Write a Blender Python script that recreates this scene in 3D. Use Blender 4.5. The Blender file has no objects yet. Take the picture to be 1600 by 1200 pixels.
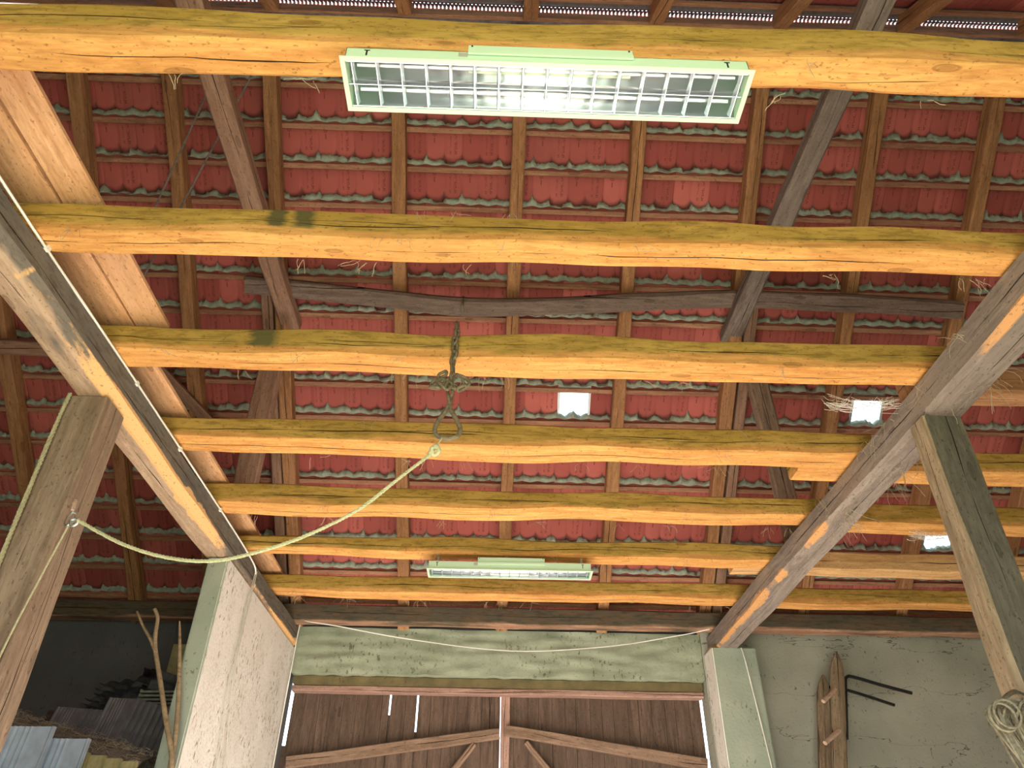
import bpy, bmesh, math, random
from mathutils import Vector, Matrix, noise
random.seed(7)
scn = bpy.context.scene
COL = scn.collection

# ------------------------------------------------------------------ camera
F = 1150.0
cX = Vector((0.9995, 0.0272, 0.0183)); cY = Vector((-43, 819, 1150)).normalized()
cX = (Vector((1, .0245, .0155)) - Vector((1, .0245, .0155)).dot(cY) * cY).normalized()
cZ = -cX.cross(cY)
if cZ.y > 0: cZ = -cZ
right = Vector((cX.x, cY.x, cZ.x)); down = Vector((cX.y, cY.y, cZ.y)); fwd = Vector((cX.z, cY.z, cZ.z))
cam_d = bpy.data.cameras.new('camera'); cam = bpy.data.objects.new('camera', cam_d); COL.objects.link(cam)
cam.matrix_world = Matrix(((right.x, -down.x, -fwd.x, 0), (right.y, -down.y, -fwd.y, 0), (right.z, -down.z, -fwd.z, 1.6), (0, 0, 0, 1)))
cam_d.sensor_width = 36; cam_d.lens = F / 1600 * 36; cam_d.clip_start = .05; cam_d.clip_end = 400
scn.camera = cam

# ------------------------------------------------------------------ world, sun, daylight
w = bpy.data.worlds.new('sky'); scn.world = w; w.use_nodes = True
bg = w.node_tree.nodes['Background']; bg.inputs[0].default_value = (.80, .90, 1, 1); bg.inputs[1].default_value = 4.0
sd = bpy.data.lights.new('sun', 'SUN'); sd.energy = 56; sd.angle = math.radians(1.0); sd.color = (1, .92, .84)
sun = bpy.data.objects.new('sun', sd); COL.objects.link(sun)
el = math.radians(21.5)
sun.rotation_euler = Vector((0.02, math.cos(el), -math.sin(el))).to_track_quat('-Z', 'Y').to_euler()
ad = bpy.data.lights.new('gate_daylight', 'AREA'); ad.shape = 'RECTANGLE'; ad.size = 4.0; ad.size_y = 3.2
ad.energy = 72; ad.color = (.95, 1, .90)
al = bpy.data.objects.new('gate_daylight', ad); COL.objects.link(al); al.location = (.1, -1.35, 1.65)
al.rotation_euler = Vector((0, 1, 0)).to_track_quat('-Z', 'Y').to_euler()
scn.view_settings.view_transform = 'Standard'; scn.view_settings.look = 'None'
scn.view_settings.gamma = 1; scn.view_settings.use_curve_mapping = False
scn.view_settings.exposure = 0.10

# ------------------------------------------------------------------ materials
def newmat(name):
    m = bpy.data.materials.new(name); m.use_nodes = True
    nt = m.node_tree; b = nt.nodes['Principled BSDF']; return m, nt, b
class N:
    def __init__(s, nt): s.nt = nt
    def n(s, t, **k):
        q = s.nt.nodes.new(t)
        for a, v in k.items(): setattr(q, a, v)
        return q
    def l(s, a, b): s.nt.links.new(a, b)
    def setin(s, sock, v):
        if hasattr(v, 'node'): s.l(v, sock)
        else: sock.default_value = v
    def math(s, op, a, b=0.0, c=None, clamp=False):
        q = s.n('ShaderNodeMath', operation=op, use_clamp=clamp); s.setin(q.inputs[0], a); s.setin(q.inputs[1], b)
        if c is not None: s.setin(q.inputs[2], c)
        return q.outputs[0]
    def mapr(s, v, a, b, c=0.0, d=1.0):
        q = s.n('ShaderNodeMapRange'); s.setin(q.inputs[0], v)
        for i, x in enumerate((a, b, c, d)): q.inputs[i + 1].default_value = x
        return q.outputs[0]
    def mix(s, f, a, b, blend='MIX'):
        q = s.n('ShaderNodeMix', data_type='RGBA', blend_type=blend); s.setin(q.inputs[0], f)
        for i, x in ((6, a), (7, b)):
            if hasattr(x, 'node'): s.l(x, q.inputs[i])
            else: q.inputs[i].default_value = (*x, 1)
        return q.outputs[2]
    def vec(s, v, sc, off=None):
        q = s.n('ShaderNodeVectorMath', operation='MULTIPLY'); s.l(v, q.inputs[0]); q.inputs[1].default_value = sc
        r = q.outputs[0]
        if off is not None:
            a = s.n('ShaderNodeVectorMath', operation='ADD'); s.l(r, a.inputs[0]); s.l(off, a.inputs[1]); r = a.outputs[0]
        return r
    def noise(s, v, scale, detail=3, rough=.55, dist=0):
        q = s.n('ShaderNodeTexNoise'); s.l(v, q.inputs['Vector']); q.inputs['Scale'].default_value = scale
        q.inputs['Detail'].default_value = detail; q.inputs['Roughness'].default_value = rough
        q.inputs['Distortion'].default_value = dist; return q.outputs[0]
    def bump(s, h, strength, dist, b):
        q = s.n('ShaderNodeBump'); s.l(h, q.inputs['Height']); q.inputs['Strength'].default_value = strength
        q.inputs['Distance'].default_value = dist; s.l(q.outputs[0], b.inputs['Normal'])

def wood(name, light, dark, coat=None, shade_coat2=None, lo=-.04, stains=(), wane=None, knot=.0, crack=1.0, fine=40, rough=.85, patch=None):
    m, nt, b = newmat(name); g = N(nt)
    tc = g.n('ShaderNodeTexCoord'); oi = g.n('ShaderNodeObjectInfo')
    r = g.math('MULTIPLY', oi.outputs['Random'], 37.0)
    o = g.n('ShaderNodeCombineXYZ'); g.l(r, o.inputs[0]); g.l(r, o.inputs[1]); g.l(r, o.inputs[2])
    ob = tc.outputs['Object']
    v1 = g.vec(ob, (1.3, 14, 14), o.outputs[0])
    grain = g.noise(v1, 1.0, 5, .6, .6)
    v2 = g.vec(ob, (4, fine * 2, fine * 2), o.outputs[0])
    fg = g.noise(v2, 1.0, 3, .6)
    big = g.noise(g.vec(ob, (.8, 3, 3), o.outputs[0]), 1.0, 3)
    c = g.mix(g.mapr(grain, .36, .66), dark, light)
    c = g.mix(g.math('MULTIPLY', g.mapr(fg, .46, .66), .5), c, dark)
    md = g.noise(g.vec(ob, (9, 45, 45), o.outputs[0]), 1.0, 4, .65)
    c = g.mix(g.math('MULTIPLY', g.mapr(md, .52, .66), .42), c, tuple(x * .6 for x in dark))
    c = g.mix(g.math('MULTIPLY', g.mapr(md, .46, .34), .35), c, tuple(min(1, x * 1.25) for x in light))
    c = g.mix(g.math('MULTIPLY', g.mapr(big, .48, .7), .45), c, tuple((a * .7 + d * .3) * .9 for a, d in zip(light, dark)))
    if patch:
        c = g.mix(g.mapr(g.noise(g.vec(ob, (1.1, 5, 5), o.outputs[0]), 1.3, 4), .56, .64), c, patch)
    if coat:  # dimmer greenish side light painted into joists; stain and weathering on other beams
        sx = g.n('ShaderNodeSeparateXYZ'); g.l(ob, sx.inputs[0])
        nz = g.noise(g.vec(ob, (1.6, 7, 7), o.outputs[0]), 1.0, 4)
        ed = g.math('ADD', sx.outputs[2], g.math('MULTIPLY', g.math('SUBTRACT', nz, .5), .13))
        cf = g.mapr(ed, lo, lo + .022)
        cc = g.mix(g.mapr(g.noise(g.vec(ob, (2, 9, 9), o.outputs[0]), 1.2, 4), .42, .62), coat, shade_coat2 or coat)
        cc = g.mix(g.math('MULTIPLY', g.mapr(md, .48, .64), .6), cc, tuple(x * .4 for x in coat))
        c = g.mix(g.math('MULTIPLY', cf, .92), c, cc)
        for sx0, sw, scol in stains:
            dd = g.math('ABSOLUTE', g.math('SUBTRACT', g.math('ADD', sx.outputs[0], g.math('MULTIPLY', g.math('SUBTRACT', md, .5), .09)), sx0))
            c = g.mix(g.math('MULTIPLY', g.math('MULTIPLY', g.mapr(dd, sw, sw * .45), cf), .8), c, scol)
    if wane:
        sy_, K_, c_, x0_ = wane
        sw_ = g.n('ShaderNodeSeparateXYZ'); g.l(ob, sw_.inputs[0])
        cw_ = g.n('ShaderNodeCombineXYZ'); g.l(sw_.outputs[0], cw_.inputs[0])
        T_ = g.math('MAXIMUM', g.math('MULTIPLY', g.mapr(g.noise(cw_.outputs[0], 1.3, 4, .6), .42, .62, 0.0, .085 if x0_ else .055), g.mapr(sw_.outputs[0], 1.1, 1.5) if not x0_ else 1.0), x0_)
        e_ = g.math('SUBTRACT', g.math('MULTIPLY', sw_.outputs[1], sy_), sw_.outputs[2])
        e_ = g.math('ADD', e_, g.math('MULTIPLY', g.math('SUBTRACT', md, .5), .03))
        c = g.mix(g.mapr(g.math('SUBTRACT', e_, g.math('SUBTRACT', K_, T_)), 0.0, .008), c, c_)
    # knots
    vo = g.n('ShaderNodeTexVoronoi'); g.l(g.vec(ob, (2.2, 7.5, 7.5), o.outputs[0]), vo.inputs['Vector']); vo.inputs['Scale'].default_value = 1.0
    d = vo.outputs['Distance']
    sxc = g.n('ShaderNodeSeparateColor'); g.l(vo.outputs['Color'], sxc.inputs[0])
    on = g.math('GREATER_THAN', sxc.outputs[0], .35)
    kn = g.math('MULTIPLY', g.mapr(d, .12, .07), on)
    ring = g.math('MULTIPLY', g.mapr(g.math('ABSOLUTE', g.math('SUBTRACT', d, .11)), .022, .008), on)
    c = g.mix(g.math('MULTIPLY', kn, .6), c, tuple(x * .55 for x in dark))
    c = g.mix(g.math('MULTIPLY', ring, .45), c, tuple(x * .3 for x in dark))
    # shrinkage cracks along the grain
    sq = g.n('ShaderNodeSeparateXYZ'); g.l(ob, sq.inputs[0])
    def line(comp, sc, k):
        cx = g.n('ShaderNodeCombineXYZ'); g.setin(cx.inputs[0], g.math('ADD', g.math('MULTIPLY', sq.outputs[0], .55), g.math('MULTIPLY', oi.outputs['Random'], 91.0 + k))); cx.inputs[1].default_value = k
        yc = g.math('MULTIPLY', g.math('SUBTRACT', g.noise(cx.outputs[0], 1.0, 4, .5), .5), sc)
        cw = g.n('ShaderNodeCombineXYZ'); g.setin(cw.inputs[0], g.math('ADD', sq.outputs[0], g.math('MULTIPLY', oi.outputs['Random'], 53.0 + k))); cw.inputs[1].default_value = k + 7
        wdt = g.math('MINIMUM', g.math('MAXIMUM', g.math('MULTIPLY', g.math('SUBTRACT', g.noise(cw.outputs[0], .9, 3, .6), .47), .028), -0.001), .0032)
        dd = g.math('ABSOLUTE', g.math('SUBTRACT', sq.outputs[comp], yc))
        return g.math('LESS_THAN', dd, wdt)
    cr = g.math('MAXIMUM', line(2, .16, 1.0), line(1, .16, 4.0))
    cr = g.math('MAXIMUM', cr, g.math('MULTIPLY', line(2, .19, 9.0), .7))
    cr = g.math('MULTIPLY', cr, crack)
    c = g.mix(cr, c, tuple(x * .08 for x in dark))
    # droppings and dust specks
    sp = g.noise(g.vec(ob, (45, 75, 75), o.outputs[0]), 1.0, 2)
    c = g.mix(g.math('MULTIPLY', g.mapr(sp, .62, .70), .6), c, tuple(x * .35 for x in dark))
    g.l(c, b.inputs['Base Color']); b.inputs['Roughness'].default_value = rough
    b.inputs['Specular IOR Level'].default_value = .2
    h = g.math('ADD', g.math('MULTIPLY', grain, .5), g.math('MULTIPLY', fg, .25))
    h = g.math('SUBTRACT', h, g.math('MULTIPLY', cr, 1.4))
    g.bump(h, .55, .012, b)
    return m

def plaster(name, c1, c2, speck, scale=3.0, speckamt=.75, crack=False, many=.0):
    m, nt, b = newmat(name); g = N(nt); tc = g.n('ShaderNodeTexCoord'); ob = tc.outputs['Object']
    a = g.noise(ob, scale, 5); c = g.mix(g.mapr(a, .35, .68), c1, c2)
    s2 = g.noise(g.vec(ob, (1.6, 1.6, .8)), 24, 3, .6); mk = g.noise(ob, 2.4, 3)
    sf = g.math('MULTIPLY', g.mapr(s2, .63 - many, .68 - many), g.mapr(mk, .4, .55))
    c = g.mix(g.math('MULTIPLY', sf, speckamt), c, speck)
    if crack:
        cn = g.noise(g.vec(ob, (.5, 1, 2.2)), 1.0, 5, .6)
        cr = g.mapr(g.math('ABSOLUTE', g.math('SUBTRACT', cn, .5)), .003, .0012)
        c = g.mix(g.math('MULTIPLY', cr, .8), c, tuple(x * .2 for x in c1))
    g.l(c, b.inputs['Base Color']); b.inputs['Roughness'].default_value = .95
    b.inputs['Specular IOR Level'].default_value = .1
    g.bump(g.math('ADD', a, g.math('MULTIPLY', g.noise(ob, 40, 4), .4)), .5, .02, b)
    return m

def plain(name, col, rough=.6, metal=0.0, var=0.12, scale=30, bump=.15):
    m, nt, b = newmat(name); g = N(nt); tc = g.n('ShaderNodeTexCoord')
    a = g.noise(tc.outputs['Object'], scale, 4)
    c = g.mix(g.mapr(a, .3, .7), tuple(x * (1 - var) for x in col), tuple(min(1, x * (1 + var)) for x in col))
    g.l(c, b.inputs['Base Color']); b.inputs['Roughness'].default_value = rough; b.inputs['Metallic'].default_value = metal
    if bump: g.bump(a, bump, .004, b)
    return m

TILEW = .3165; ROW = .331; BASE_D = .10
def tile_material():
    m, nt, b = newmat('clay_roof_tiles'); g = N(nt)
    at = g.n('ShaderNodeUVMap'); at.uv_map = 'tile'
    s = g.n('ShaderNodeSeparateXYZ'); g.l(at.outputs[0], s.inputs[0])
    u, v = s.outputs[0], s.outputs[1]
    fu = g.math('FRACT', u); fv = g.math('FRACT', v)
    iu = g.math('FLOOR', u); iv = g.math('FLOOR', v)
    cb = g.n('ShaderNodeCombineXYZ'); g.l(iu, cb.inputs[0]); g.l(iv, cb.inputs[1])
    wn = g.n('ShaderNodeTexWhiteNoise', noise_dimensions='2D'); g.l(cb.outputs[0], wn.inputs['Vector'])
    tone = wn.outputs[0]
    c = g.mix(tone, (.33, .078, .068), (.55, .155, .135))
    tc = g.n('ShaderNodeTexCoord'); ob = tc.outputs['Object']
    st = g.noise(ob, 2.2, 4); c = g.mix(g.math('MULTIPLY', g.mapr(st, .45, .7), .45), c, (.28, .09, .08))
    # stamped text column and round emblem, pressed into the clay
    def band(x, a, bb): return g.math('MULTIPLY', g.math('GREATER_THAN', x, a), g.math('LESS_THAN', x, bb))
    gl = g.math('FLOOR', g.math('MULTIPLY', fv, 26.0)); gx = g.math('FLOOR', g.math('MULTIPLY', fu, 60.0))
    cg = g.n('ShaderNodeCombineXYZ'); g.l(gl, cg.inputs[0]); g.l(gx, cg.inputs[1])
    wg = g.n('ShaderNodeTexWhiteNoise', noise_dimensions='2D'); g.l(cg.outputs[0], wg.inputs['Vector'])
    glyph = g.math('MULTIPLY', g.math('GREATER_THAN', wg.outputs[0], .42), band(g.math('FRACT', g.math('MULTIPLY', fv, 26.0)), .15, .8))
    cols = g.math('ADD', band(fu, .66, .70), band(fu, .79, .86))
    text = g.math('MULTIPLY', g.math('MULTIPLY', glyph, cols), band(fv, .34, .9))
    du = g.math('MULTIPLY', g.math('SUBTRACT', fu, .235), TILEW); dv = g.math('MULTIPLY', g.math('SUBTRACT', fv, .80), ROW)
    rr = g.math('SQRT', g.math('ADD', g.math('MULTIPLY', du, du), g.math('MULTIPLY', dv, dv)))
    ring = g.math('ADD', band(rr, .013, .018), band(rr, .004, .008))
    em = g.math('ADD', ring, g.math('MULTIPLY', band(fu, .22, .25), band(fv, .60, .72)), clamp=True)
    marks = g.math('ADD', text, em, clamp=True)
    c = g.mix(g.math('MULTIPLY', marks, .75), c, (.17, .045, .035))
    # recess shade painted as dark arcs along the lower edge of every tile
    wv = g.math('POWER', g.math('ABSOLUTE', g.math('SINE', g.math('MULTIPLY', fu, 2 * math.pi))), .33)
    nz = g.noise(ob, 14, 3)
    recess_shade = g.mapr(g.math('ADD', g.math('SUBTRACT', fv, g.math('MULTIPLY', g.math('SUBTRACT', 1.0, wv), .22)), g.math('MULTIPLY', g.math('SUBTRACT', nz, .5), .12)), .26, .16)
    c = g.mix(g.math('MULTIPLY', recess_shade, .72), c, (.085, .035, .032))
    g.l(c, b.inputs['Base Color']); b.inputs['Roughness'].default_value = .8; b.inputs['Specular IOR Level'].default_value = .25
    g.bump(g.math('SUBTRACT', g.math('MULTIPLY', g.noise(ob, 60, 3), .3), marks), .4, .004, b)
    return m

M = {}
M['joist'] = wood('sawn_spruce', (.80, .44, .15), (.56, .26, .075), coat=(.40, .265, .055), shade_coat2=(.54, .355, .09), lo=-.045)
M['joistdark'] = wood('weathered_spruce', (.52, .32, .23), (.34, .19, .12), coat=(.075, .08, .06), shade_coat2=(.12, .09, .055), lo=-.085)
M['joist2'] = wood('stained_spruce', (.80, .44, .15), (.56, .26, .075), coat=(.40, .265, .055), shade_coat2=(.54, .355, .09), lo=-.045, stains=((-1.10, .05, (.035, .055, .035)), (-.985, .06, (.05, .07, .04))))
M['joist3'] = wood('dark_stained_spruce', (.80, .44, .15), (.56, .26, .075), coat=(.37, .25, .055), shade_coat2=(.48, .33, .08), lo=-.045, stains=((-1.36, .09, (.06, .08, .04)),))
M['girder'] = wood('grey_oak', (.34, .29, .255), (.20, .165, .145), patch=(.27, .23, .20), wane=(1, .180, (.62, .34, .15), 0.0))
M['girderL'] = wood('grey_oak_pale_underside', (.56, .42, .30), (.36, .25, .17), coat=(.13, .125, .115), shade_coat2=(.16, .15, .13), lo=-.075, wane=(-1, .1975, (.78, .48, .22), .06))
M['wane'] = wood('bare_wane_wood', (.80, .52, .26), (.60, .34, .14))
M['rafter'] = wood('rafter_wood', (.50, .27, .13), (.30, .15, .07), patch=(.40, .21, .11))
M['strutbrown'] = wood('brown_strut_wood', (.42, .27, .19), (.27, .16, .11))
M['strutgrey'] = wood('grey_strut_wood', (.26, .22, .19), (.16, .13, .11))
M['purlin'] = wood('grey_purlin_wood', (.26, .20, .17), (.15, .11, .09))
M['batten'] = wood('batten_wood', (.50, .28, .17), (.28, .14, .09), crack=0, patch=(.33, .17, .11))
M['post'] = wood('brown_post_wood', (.36, .27, .20), (.20, .14, .10))
M['postR'] = wood('right_post_wood', (.40, .32, .22), (.22, .17, .11))
M['postshade'] = wood('post_shaded_face', (.155, .14, .11), (.10, .09, .07))  # darker copy of the post wood, shade painted in
M['plank'] = wood('pale_plank_wood', (.80, .50, .29), (.60, .33, .16), fine=30, crack=0)
M['gate'] = wood('gate_board_wood', (.17, .115, .09), (.09, .06, .045), fine=30)
M['gaterail'] = wood('gate_rail_wood', (.34, .23, .17), (.20, .13, .09))
M['frame'] = wood('gate_frame_wood', (.48, .31, .26), (.33, .20, .16))
M['stick'] = wood('stick_wood', (.38, .29, .18), (.22, .16, .10), crack=0)
M['hurdle'] = wood('old_hurdle_wood', (.36, .28, .19), (.17, .12, .08), patch=(.25, .18, .12))
M['peg'] = wood('pale_peg_wood', (.62, .46, .36), (.45, .31, .23), crack=0)
M['white_wall'] = plaster('pale_plaster', (.76, .745, .71), (.85, .84, .82), (.24, .19, .14), many=.05)
M['green_shaded_wall'] = plaster('green_shaded_plaster', (.30, .36, .30), (.40, .45, .38), (.11, .12, .08))  # pale plaster with dimmer greenish light painted into its colour
M['lintel'] = plaster('lintel_plaster', (.27, .31, .23), (.38, .42, .33), (.09, .10, .06), 4, many=.03)
M['back_wall'] = plaster('grey_render', (.32, .33, .28), (.42, .42, .36), (.10, .10, .08), 1.6, crack=True)
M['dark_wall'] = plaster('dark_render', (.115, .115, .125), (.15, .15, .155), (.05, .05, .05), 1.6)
M['brownstrip'] = plaster('brown_mortar', (.13, .11, .06), (.20, .16, .08), (.06, .05, .03), 8)
M['mortar'] = plaster('mortar', (.27, .33, .27), (.42, .48, .40), (.16, .19, .15), 22, .5)
M['tiles'] = tile_material()
M['oldtile'] = plain('old_dark_tile', (.19, .18, .195), .7, 0, .3, 20, .3)
M['slabgreen'] = plain('green_grey_tile', (.27, .29, .23), .7, 0, .25, 18, .3)
M['slab'] = plain('dark_slate_tile', (.20, .185, .20), .6, 0, .25, 12, .3)
M['paletile'] = plain('sky_blue_lit_tile', (.52, .66, .84), .7, 0, .15, 14, .3)  # grey concrete with the blue of the sky light put into its colour
M['ochretile'] = plain('ochre_tile', (.42, .38, .20), .7, 0, .2, 18, .3)
M['enamel'] = plain('mint_lit_white_enamel', (.62, .84, .62), .38, 0, .02, 3, 0)  # white enamel with greenish daylight put into its colour
M['mirror'] = plain('mirror_aluminium', (.84, .90, .98), .36, 1, .03, 5, 0)
M['tube'] = plain('fluorescent_tube_glass', (.85, .88, .95), .15, 0, .02, 5, 0)
M['black'] = plain('black_steel', (.025, .027, .03), .45, .5, .2)
M['rust'] = plain('rusty_iron', (.20, .17, .11), .7, .4, .35, 60, .4)
M['zinc'] = plain('galvanised_steel', (.55, .62, .62), .35, .9, .1)
M['rope'] = plain('pale_green_rope', (.50, .52, .32), .9, 0, .15, 90, .4)
M['oldrope'] = plain('old_hemp_rope', (.42, .40, .25), .9, 0, .2, 90, .4)
M['ropedark'] = plain('dirty_old_rope', (.24, .22, .16), .95, 0, .4, 70, .5)
M['cable'] = plain('white_cable', (.80, .80, .76), .5, 0, .03, 20, 0)
M['cablegrey'] = plain('grey_cable', (.45, .44, .40), .5, 0, .05, 20, 0)
M['straw'] = plain('straw', (.46, .38, .28), .9, 0, .3, 40, 0)
M['web'] = plain('cobweb_silk', (.80, .78, .74), .8, 0, .05, 20, 0)
M['hay'] = plain('hay_bed', (.20, .19, .17), .95, 0, .4, 25, .6)
M['ground'] = plain('meadow', (.19, .24, .11), .95, 0, .3, 3, 0)
M['asphalt'] = plain('roof_strip', (.03, .025, .025), .7, 0, .1)
M['darktin'] = plain('window_rim', (.55, .60, .64), .5, .6, .05, 10, 0)
def floor_mat():
    m, nt, b = newmat('pale_and_dark_bounce_floor'); g = N(nt); tc = g.n('ShaderNodeTexCoord'); ob = tc.outputs['Object']
    s = g.n('ShaderNodeSeparateXYZ'); g.l(ob, s.inputs[0])
    a = g.noise(ob, 1.5, 5)
    c = g.mix(g.mapr(a, .35, .65), (.66, .61, .55), (.80, .75, .68))
    e = g.mix(g.mapr(a, .35, .65), (.20, .15, .10), (.28, .22, .15))
    f = g.mapr(g.math('ADD', s.outputs[1], g.math('MULTIPLY', a, .5)), 3.1, 3.3)  # unseen pale far half and dark near half, made up to steer bounced light
    g.l(g.mix(f, e, c), b.inputs['Base Color']); b.inputs['Roughness'].default_value = .9; return m
M['floor'] = floor_mat()
def glass_mat():
    m, nt, b = newmat('glass_tile'); g = N(nt)
    tr = g.n('ShaderNodeBsdfTransparent'); tr.inputs[0].default_value = (.93, .97, 1, 1); gl = g.n('ShaderNodeBsdfGlossy'); gl.inputs['Roughness'].default_value = .1
    mx = g.n('ShaderNodeMixShader'); mx.inputs[0].default_value = .06
    g.l(tr.outputs[0], mx.inputs[1]); g.l(gl.outputs[0], mx.inputs[2]); g.l(mx.outputs[0], nt.nodes['Material Output'].inputs[0]); return m
M['glass'] = glass_mat()

# ------------------------------------------------------------------ helpers
def link(name, me, mat, parent=None, mw=None):
    o = bpy.data.objects.new(name, me); COL.objects.link(o)
    for m in (mat if isinstance(mat, (list, tuple)) else [mat]): me.materials.append(m)
    if mw is not None: o.matrix_world = mw
    if parent:
        o.parent = parent
        if mw is not None: o.matrix_parent_inverse = parent.matrix_world.inverted()
    return o
def tag(o, label=None, cat=None, group=None, kind=None):
    if label: o['label'] = label
    if cat: o['category'] = cat
    if group: o['group'] = group
    if kind: o['kind'] = kind
    return o
def empty(name, loc, label, cat, group=None):
    o = bpy.data.objects.new(name, None); COL.objects.link(o); o.location = loc; o.empty_display_size = .1
    bpy.context.view_layer.update(); return tag(o, label, cat, group)
def finish(bm, name, sharp=35):
    bmesh.ops.recalc_face_normals(bm, faces=bm.faces[:])
    for e in bm.edges:
        e.smooth = not (len(e.link_faces) == 2 and e.calc_face_angle(0) > math.radians(sharp))
    for f in bm.faces: f.smooth = True
    me = bpy.data.meshes.new(name); bm.to_mesh(me); bm.free(); return me
def frame_of(p0, p1, up=Vector((0, 0, 1))):
    x = (p1 - p0).normalized(); y = up.cross(x).normalized(); z = x.cross(y)
    m = Matrix((x, y, z)).transposed().to_4x4(); m.translation = (p0 + p1) / 2; return m
SEED = [0]
def beam(name, p0, p1, wd, ht, mat, parent=None, wob=.006, cham=.012, up=Vector((0, 0, 1)), bow=None, seg=None, taper=1.0, chcor=None, wane_mat=None):
    """squared timber with wavy hewn faces; local x runs along the grain"""
    p0, p1 = Vector(p0), Vector(p1); L = (p1 - p0).length; SEED[0] += 1; s = SEED[0] * 13.7
    n = seg or max(6, int(L / .09)); bm = bmesh.new(); rings = []
    for i in range(n + 1):
        t = i / n; x = -L / 2 + L * t
        k = 1 + (taper - 1) * t
        ring = []
        def nz(q, fr=1.6): return noise.noise(Vector((x * fr + s, q * 7.3, s * .3)))
        dy0, dy1 = wob * nz(1), wob * nz(2); dz0, dz1 = wob * nz(3), wob * nz(4)
        dz0 += wob * .9 * max(0, nz(9, .9)) * 2
        hw, hh = wd / 2 * k, ht / 2 * k
        cs = []
        for ci, (sy, sz) in enumerate(((1, -1), (1, 1), (-1, 1), (-1, -1))):
            c = cham * (1 + .9 * nz(5 + ci, 1.1))
            if chcor and ci in chcor: c = chcor[ci] * (1 + .55 * nz(15 + ci, .8))
            c = max(.002, c)
            yy = sy * hw + (dy1 if sy > 0 else dy0); zz = sz * hh + (dz1 if sz > 0 else dz0)
            cs.append((sy, sz, c, yy, zz))
        b = bow(t) if bow else (0, 0)
        for sy, sz, c, yy, zz in cs:
            a = Vector((x, yy + b[0], zz - sz * c + b[1])); d = Vector((x, yy - sy * c + b[0], zz + b[1]))
            ring += ([d, a] if (sy, sz) in ((1, -1), (-1, 1)) else [a, d])
        rings.append([bm.verts.new(q) for q in ring])
    for i in range(n):
        A, B = rings[i], rings[i + 1]
        for j in range(8):
            f = bm.faces.new((A[j], A[(j + 1) % 8], B[(j + 1) % 8], B[j]))
            if wane_mat is not None and chcor and j // 2 in chcor and j % 2 == 0: f.material_index = 1
    bm.faces.new(rings[0][::-1]); bm.faces.new(rings[-1])
    me = finish(bm, name)
    return link(name, me, [mat, wane_mat] if wane_mat else mat, parent, frame_of(p0, p1, up))
def boxes(name, lst, mat, parent=None, bev=0.0, sharp=30):
    """lst of (x0,x1,y0,y1,z0,z1) in world space, one mesh"""
    bm = bmesh.new()
    for x0, x1, y0, y1, z0, z1 in lst:
        r = bmesh.ops.create_cube(bm, size=1)
        for v in r['verts']: v.co = Vector(((x0 + x1) / 2 + v.co.x * (x1 - x0), (y0 + y1) / 2 + v.co.y * (y1 - y0), (z0 + z1) / 2 + v.co.z * (z1 - z0)))
    if bev: bmesh.ops.bevel(bm, geom=bm.edges[:], offset=bev, segments=2, affect='EDGES')
    return link(name, finish(bm, name, sharp), mat, parent, Matrix.Identity(4) if parent else None)
def smoothpts(pts, sub=8):
    P = [Vector(p) for p in pts]; out = []
    for i in range(len(P) - 1):
        a = P[max(i - 1, 0)]; b = P[i]; c = P[i + 1]; d = P[min(i + 2, len(P) - 1)]
        for k in range(sub):
            t = k / sub; out.append(.5 * ((2 * b) + (c - a) * t + (2 * a - 5 * b + 4 * c - d) * t * t + (3 * b - a - 3 * c + d) * t ** 3))
    out.append(P[-1]); return out
def sweep(bm, pts, r, n=8, closed=False, rf=None):
    rings = []; m = len(pts); prev = None
    for i, p in enumerate(pts):
        a = pts[i - 1] if (i > 0 or closed) else p; b = pts[(i + 1) % m] if (i < m - 1 or closed) else p
        t = (b - a).normalized()
        if prev is None:
            u = t.orthogonal().normalized()
        else:
            u = (prev - t * prev.dot(t)).normalized()
        prev = u; v = t.cross(u); rr = rf(i / (m - 1)) * r if rf else r
        rings.append([bm.verts.new(p + (u * math.cos(k * 2 * math.pi / n) + v * math.sin(k * 2 * math.pi / n)) * rr) for k in range(n)])
    for i in range(m if closed else m - 1):
        A, B = rings[i], rings[(i + 1) % m]
        for k in range(n): bm.faces.new((A[k], A[(k + 1) % n], B[(k + 1) % n], B[k]))
    if not closed: bm.faces.new(rings[0][::-1]); bm.faces.new(rings[-1])
def tube(name, pts, r, mat, parent=None, sub=8, n=8, rf=None, closed=False, twist=False):
    bm = bmesh.new(); P = smoothpts(pts, sub) if sub else [Vector(p) for p in pts]
    if twist:   # three-strand rope
        L = 0; acc = [0]
        Q = []
        for i in range(len(P) - 1):
            seg = (P[i + 1] - P[i]).length; k = max(1, int(seg / (r * 1.2)))
            for j in range(k): Q.append(P[i].lerp(P[i + 1], j / k))
        Q.append(P[-1])
        for st in range(3):
            S = []; L = 0; u = None
            for i, p in enumerate(Q):
                t = (Q[min(i + 1, len(Q) - 1)] - Q[max(i - 1, 0)]).normalized()
                u = t.orthogonal().normalized() if u is None else (u - t * u.dot(t)).normalized()
                v = t.cross(u)
                if i: L += (p - Q[i - 1]).length
                an = L / (r * 6) * 2 * math.pi + st * 2.094
                S.append(p + (u * math.cos(an) + v * math.sin(an)) * r * .5)
            sweep(bm, S, r * .56, 5)
    else: sweep(bm, P, r, n, closed, rf)
    return link(name, finish(bm, name, 60), mat, parent, Matrix.Identity(4) if parent else None)

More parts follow.
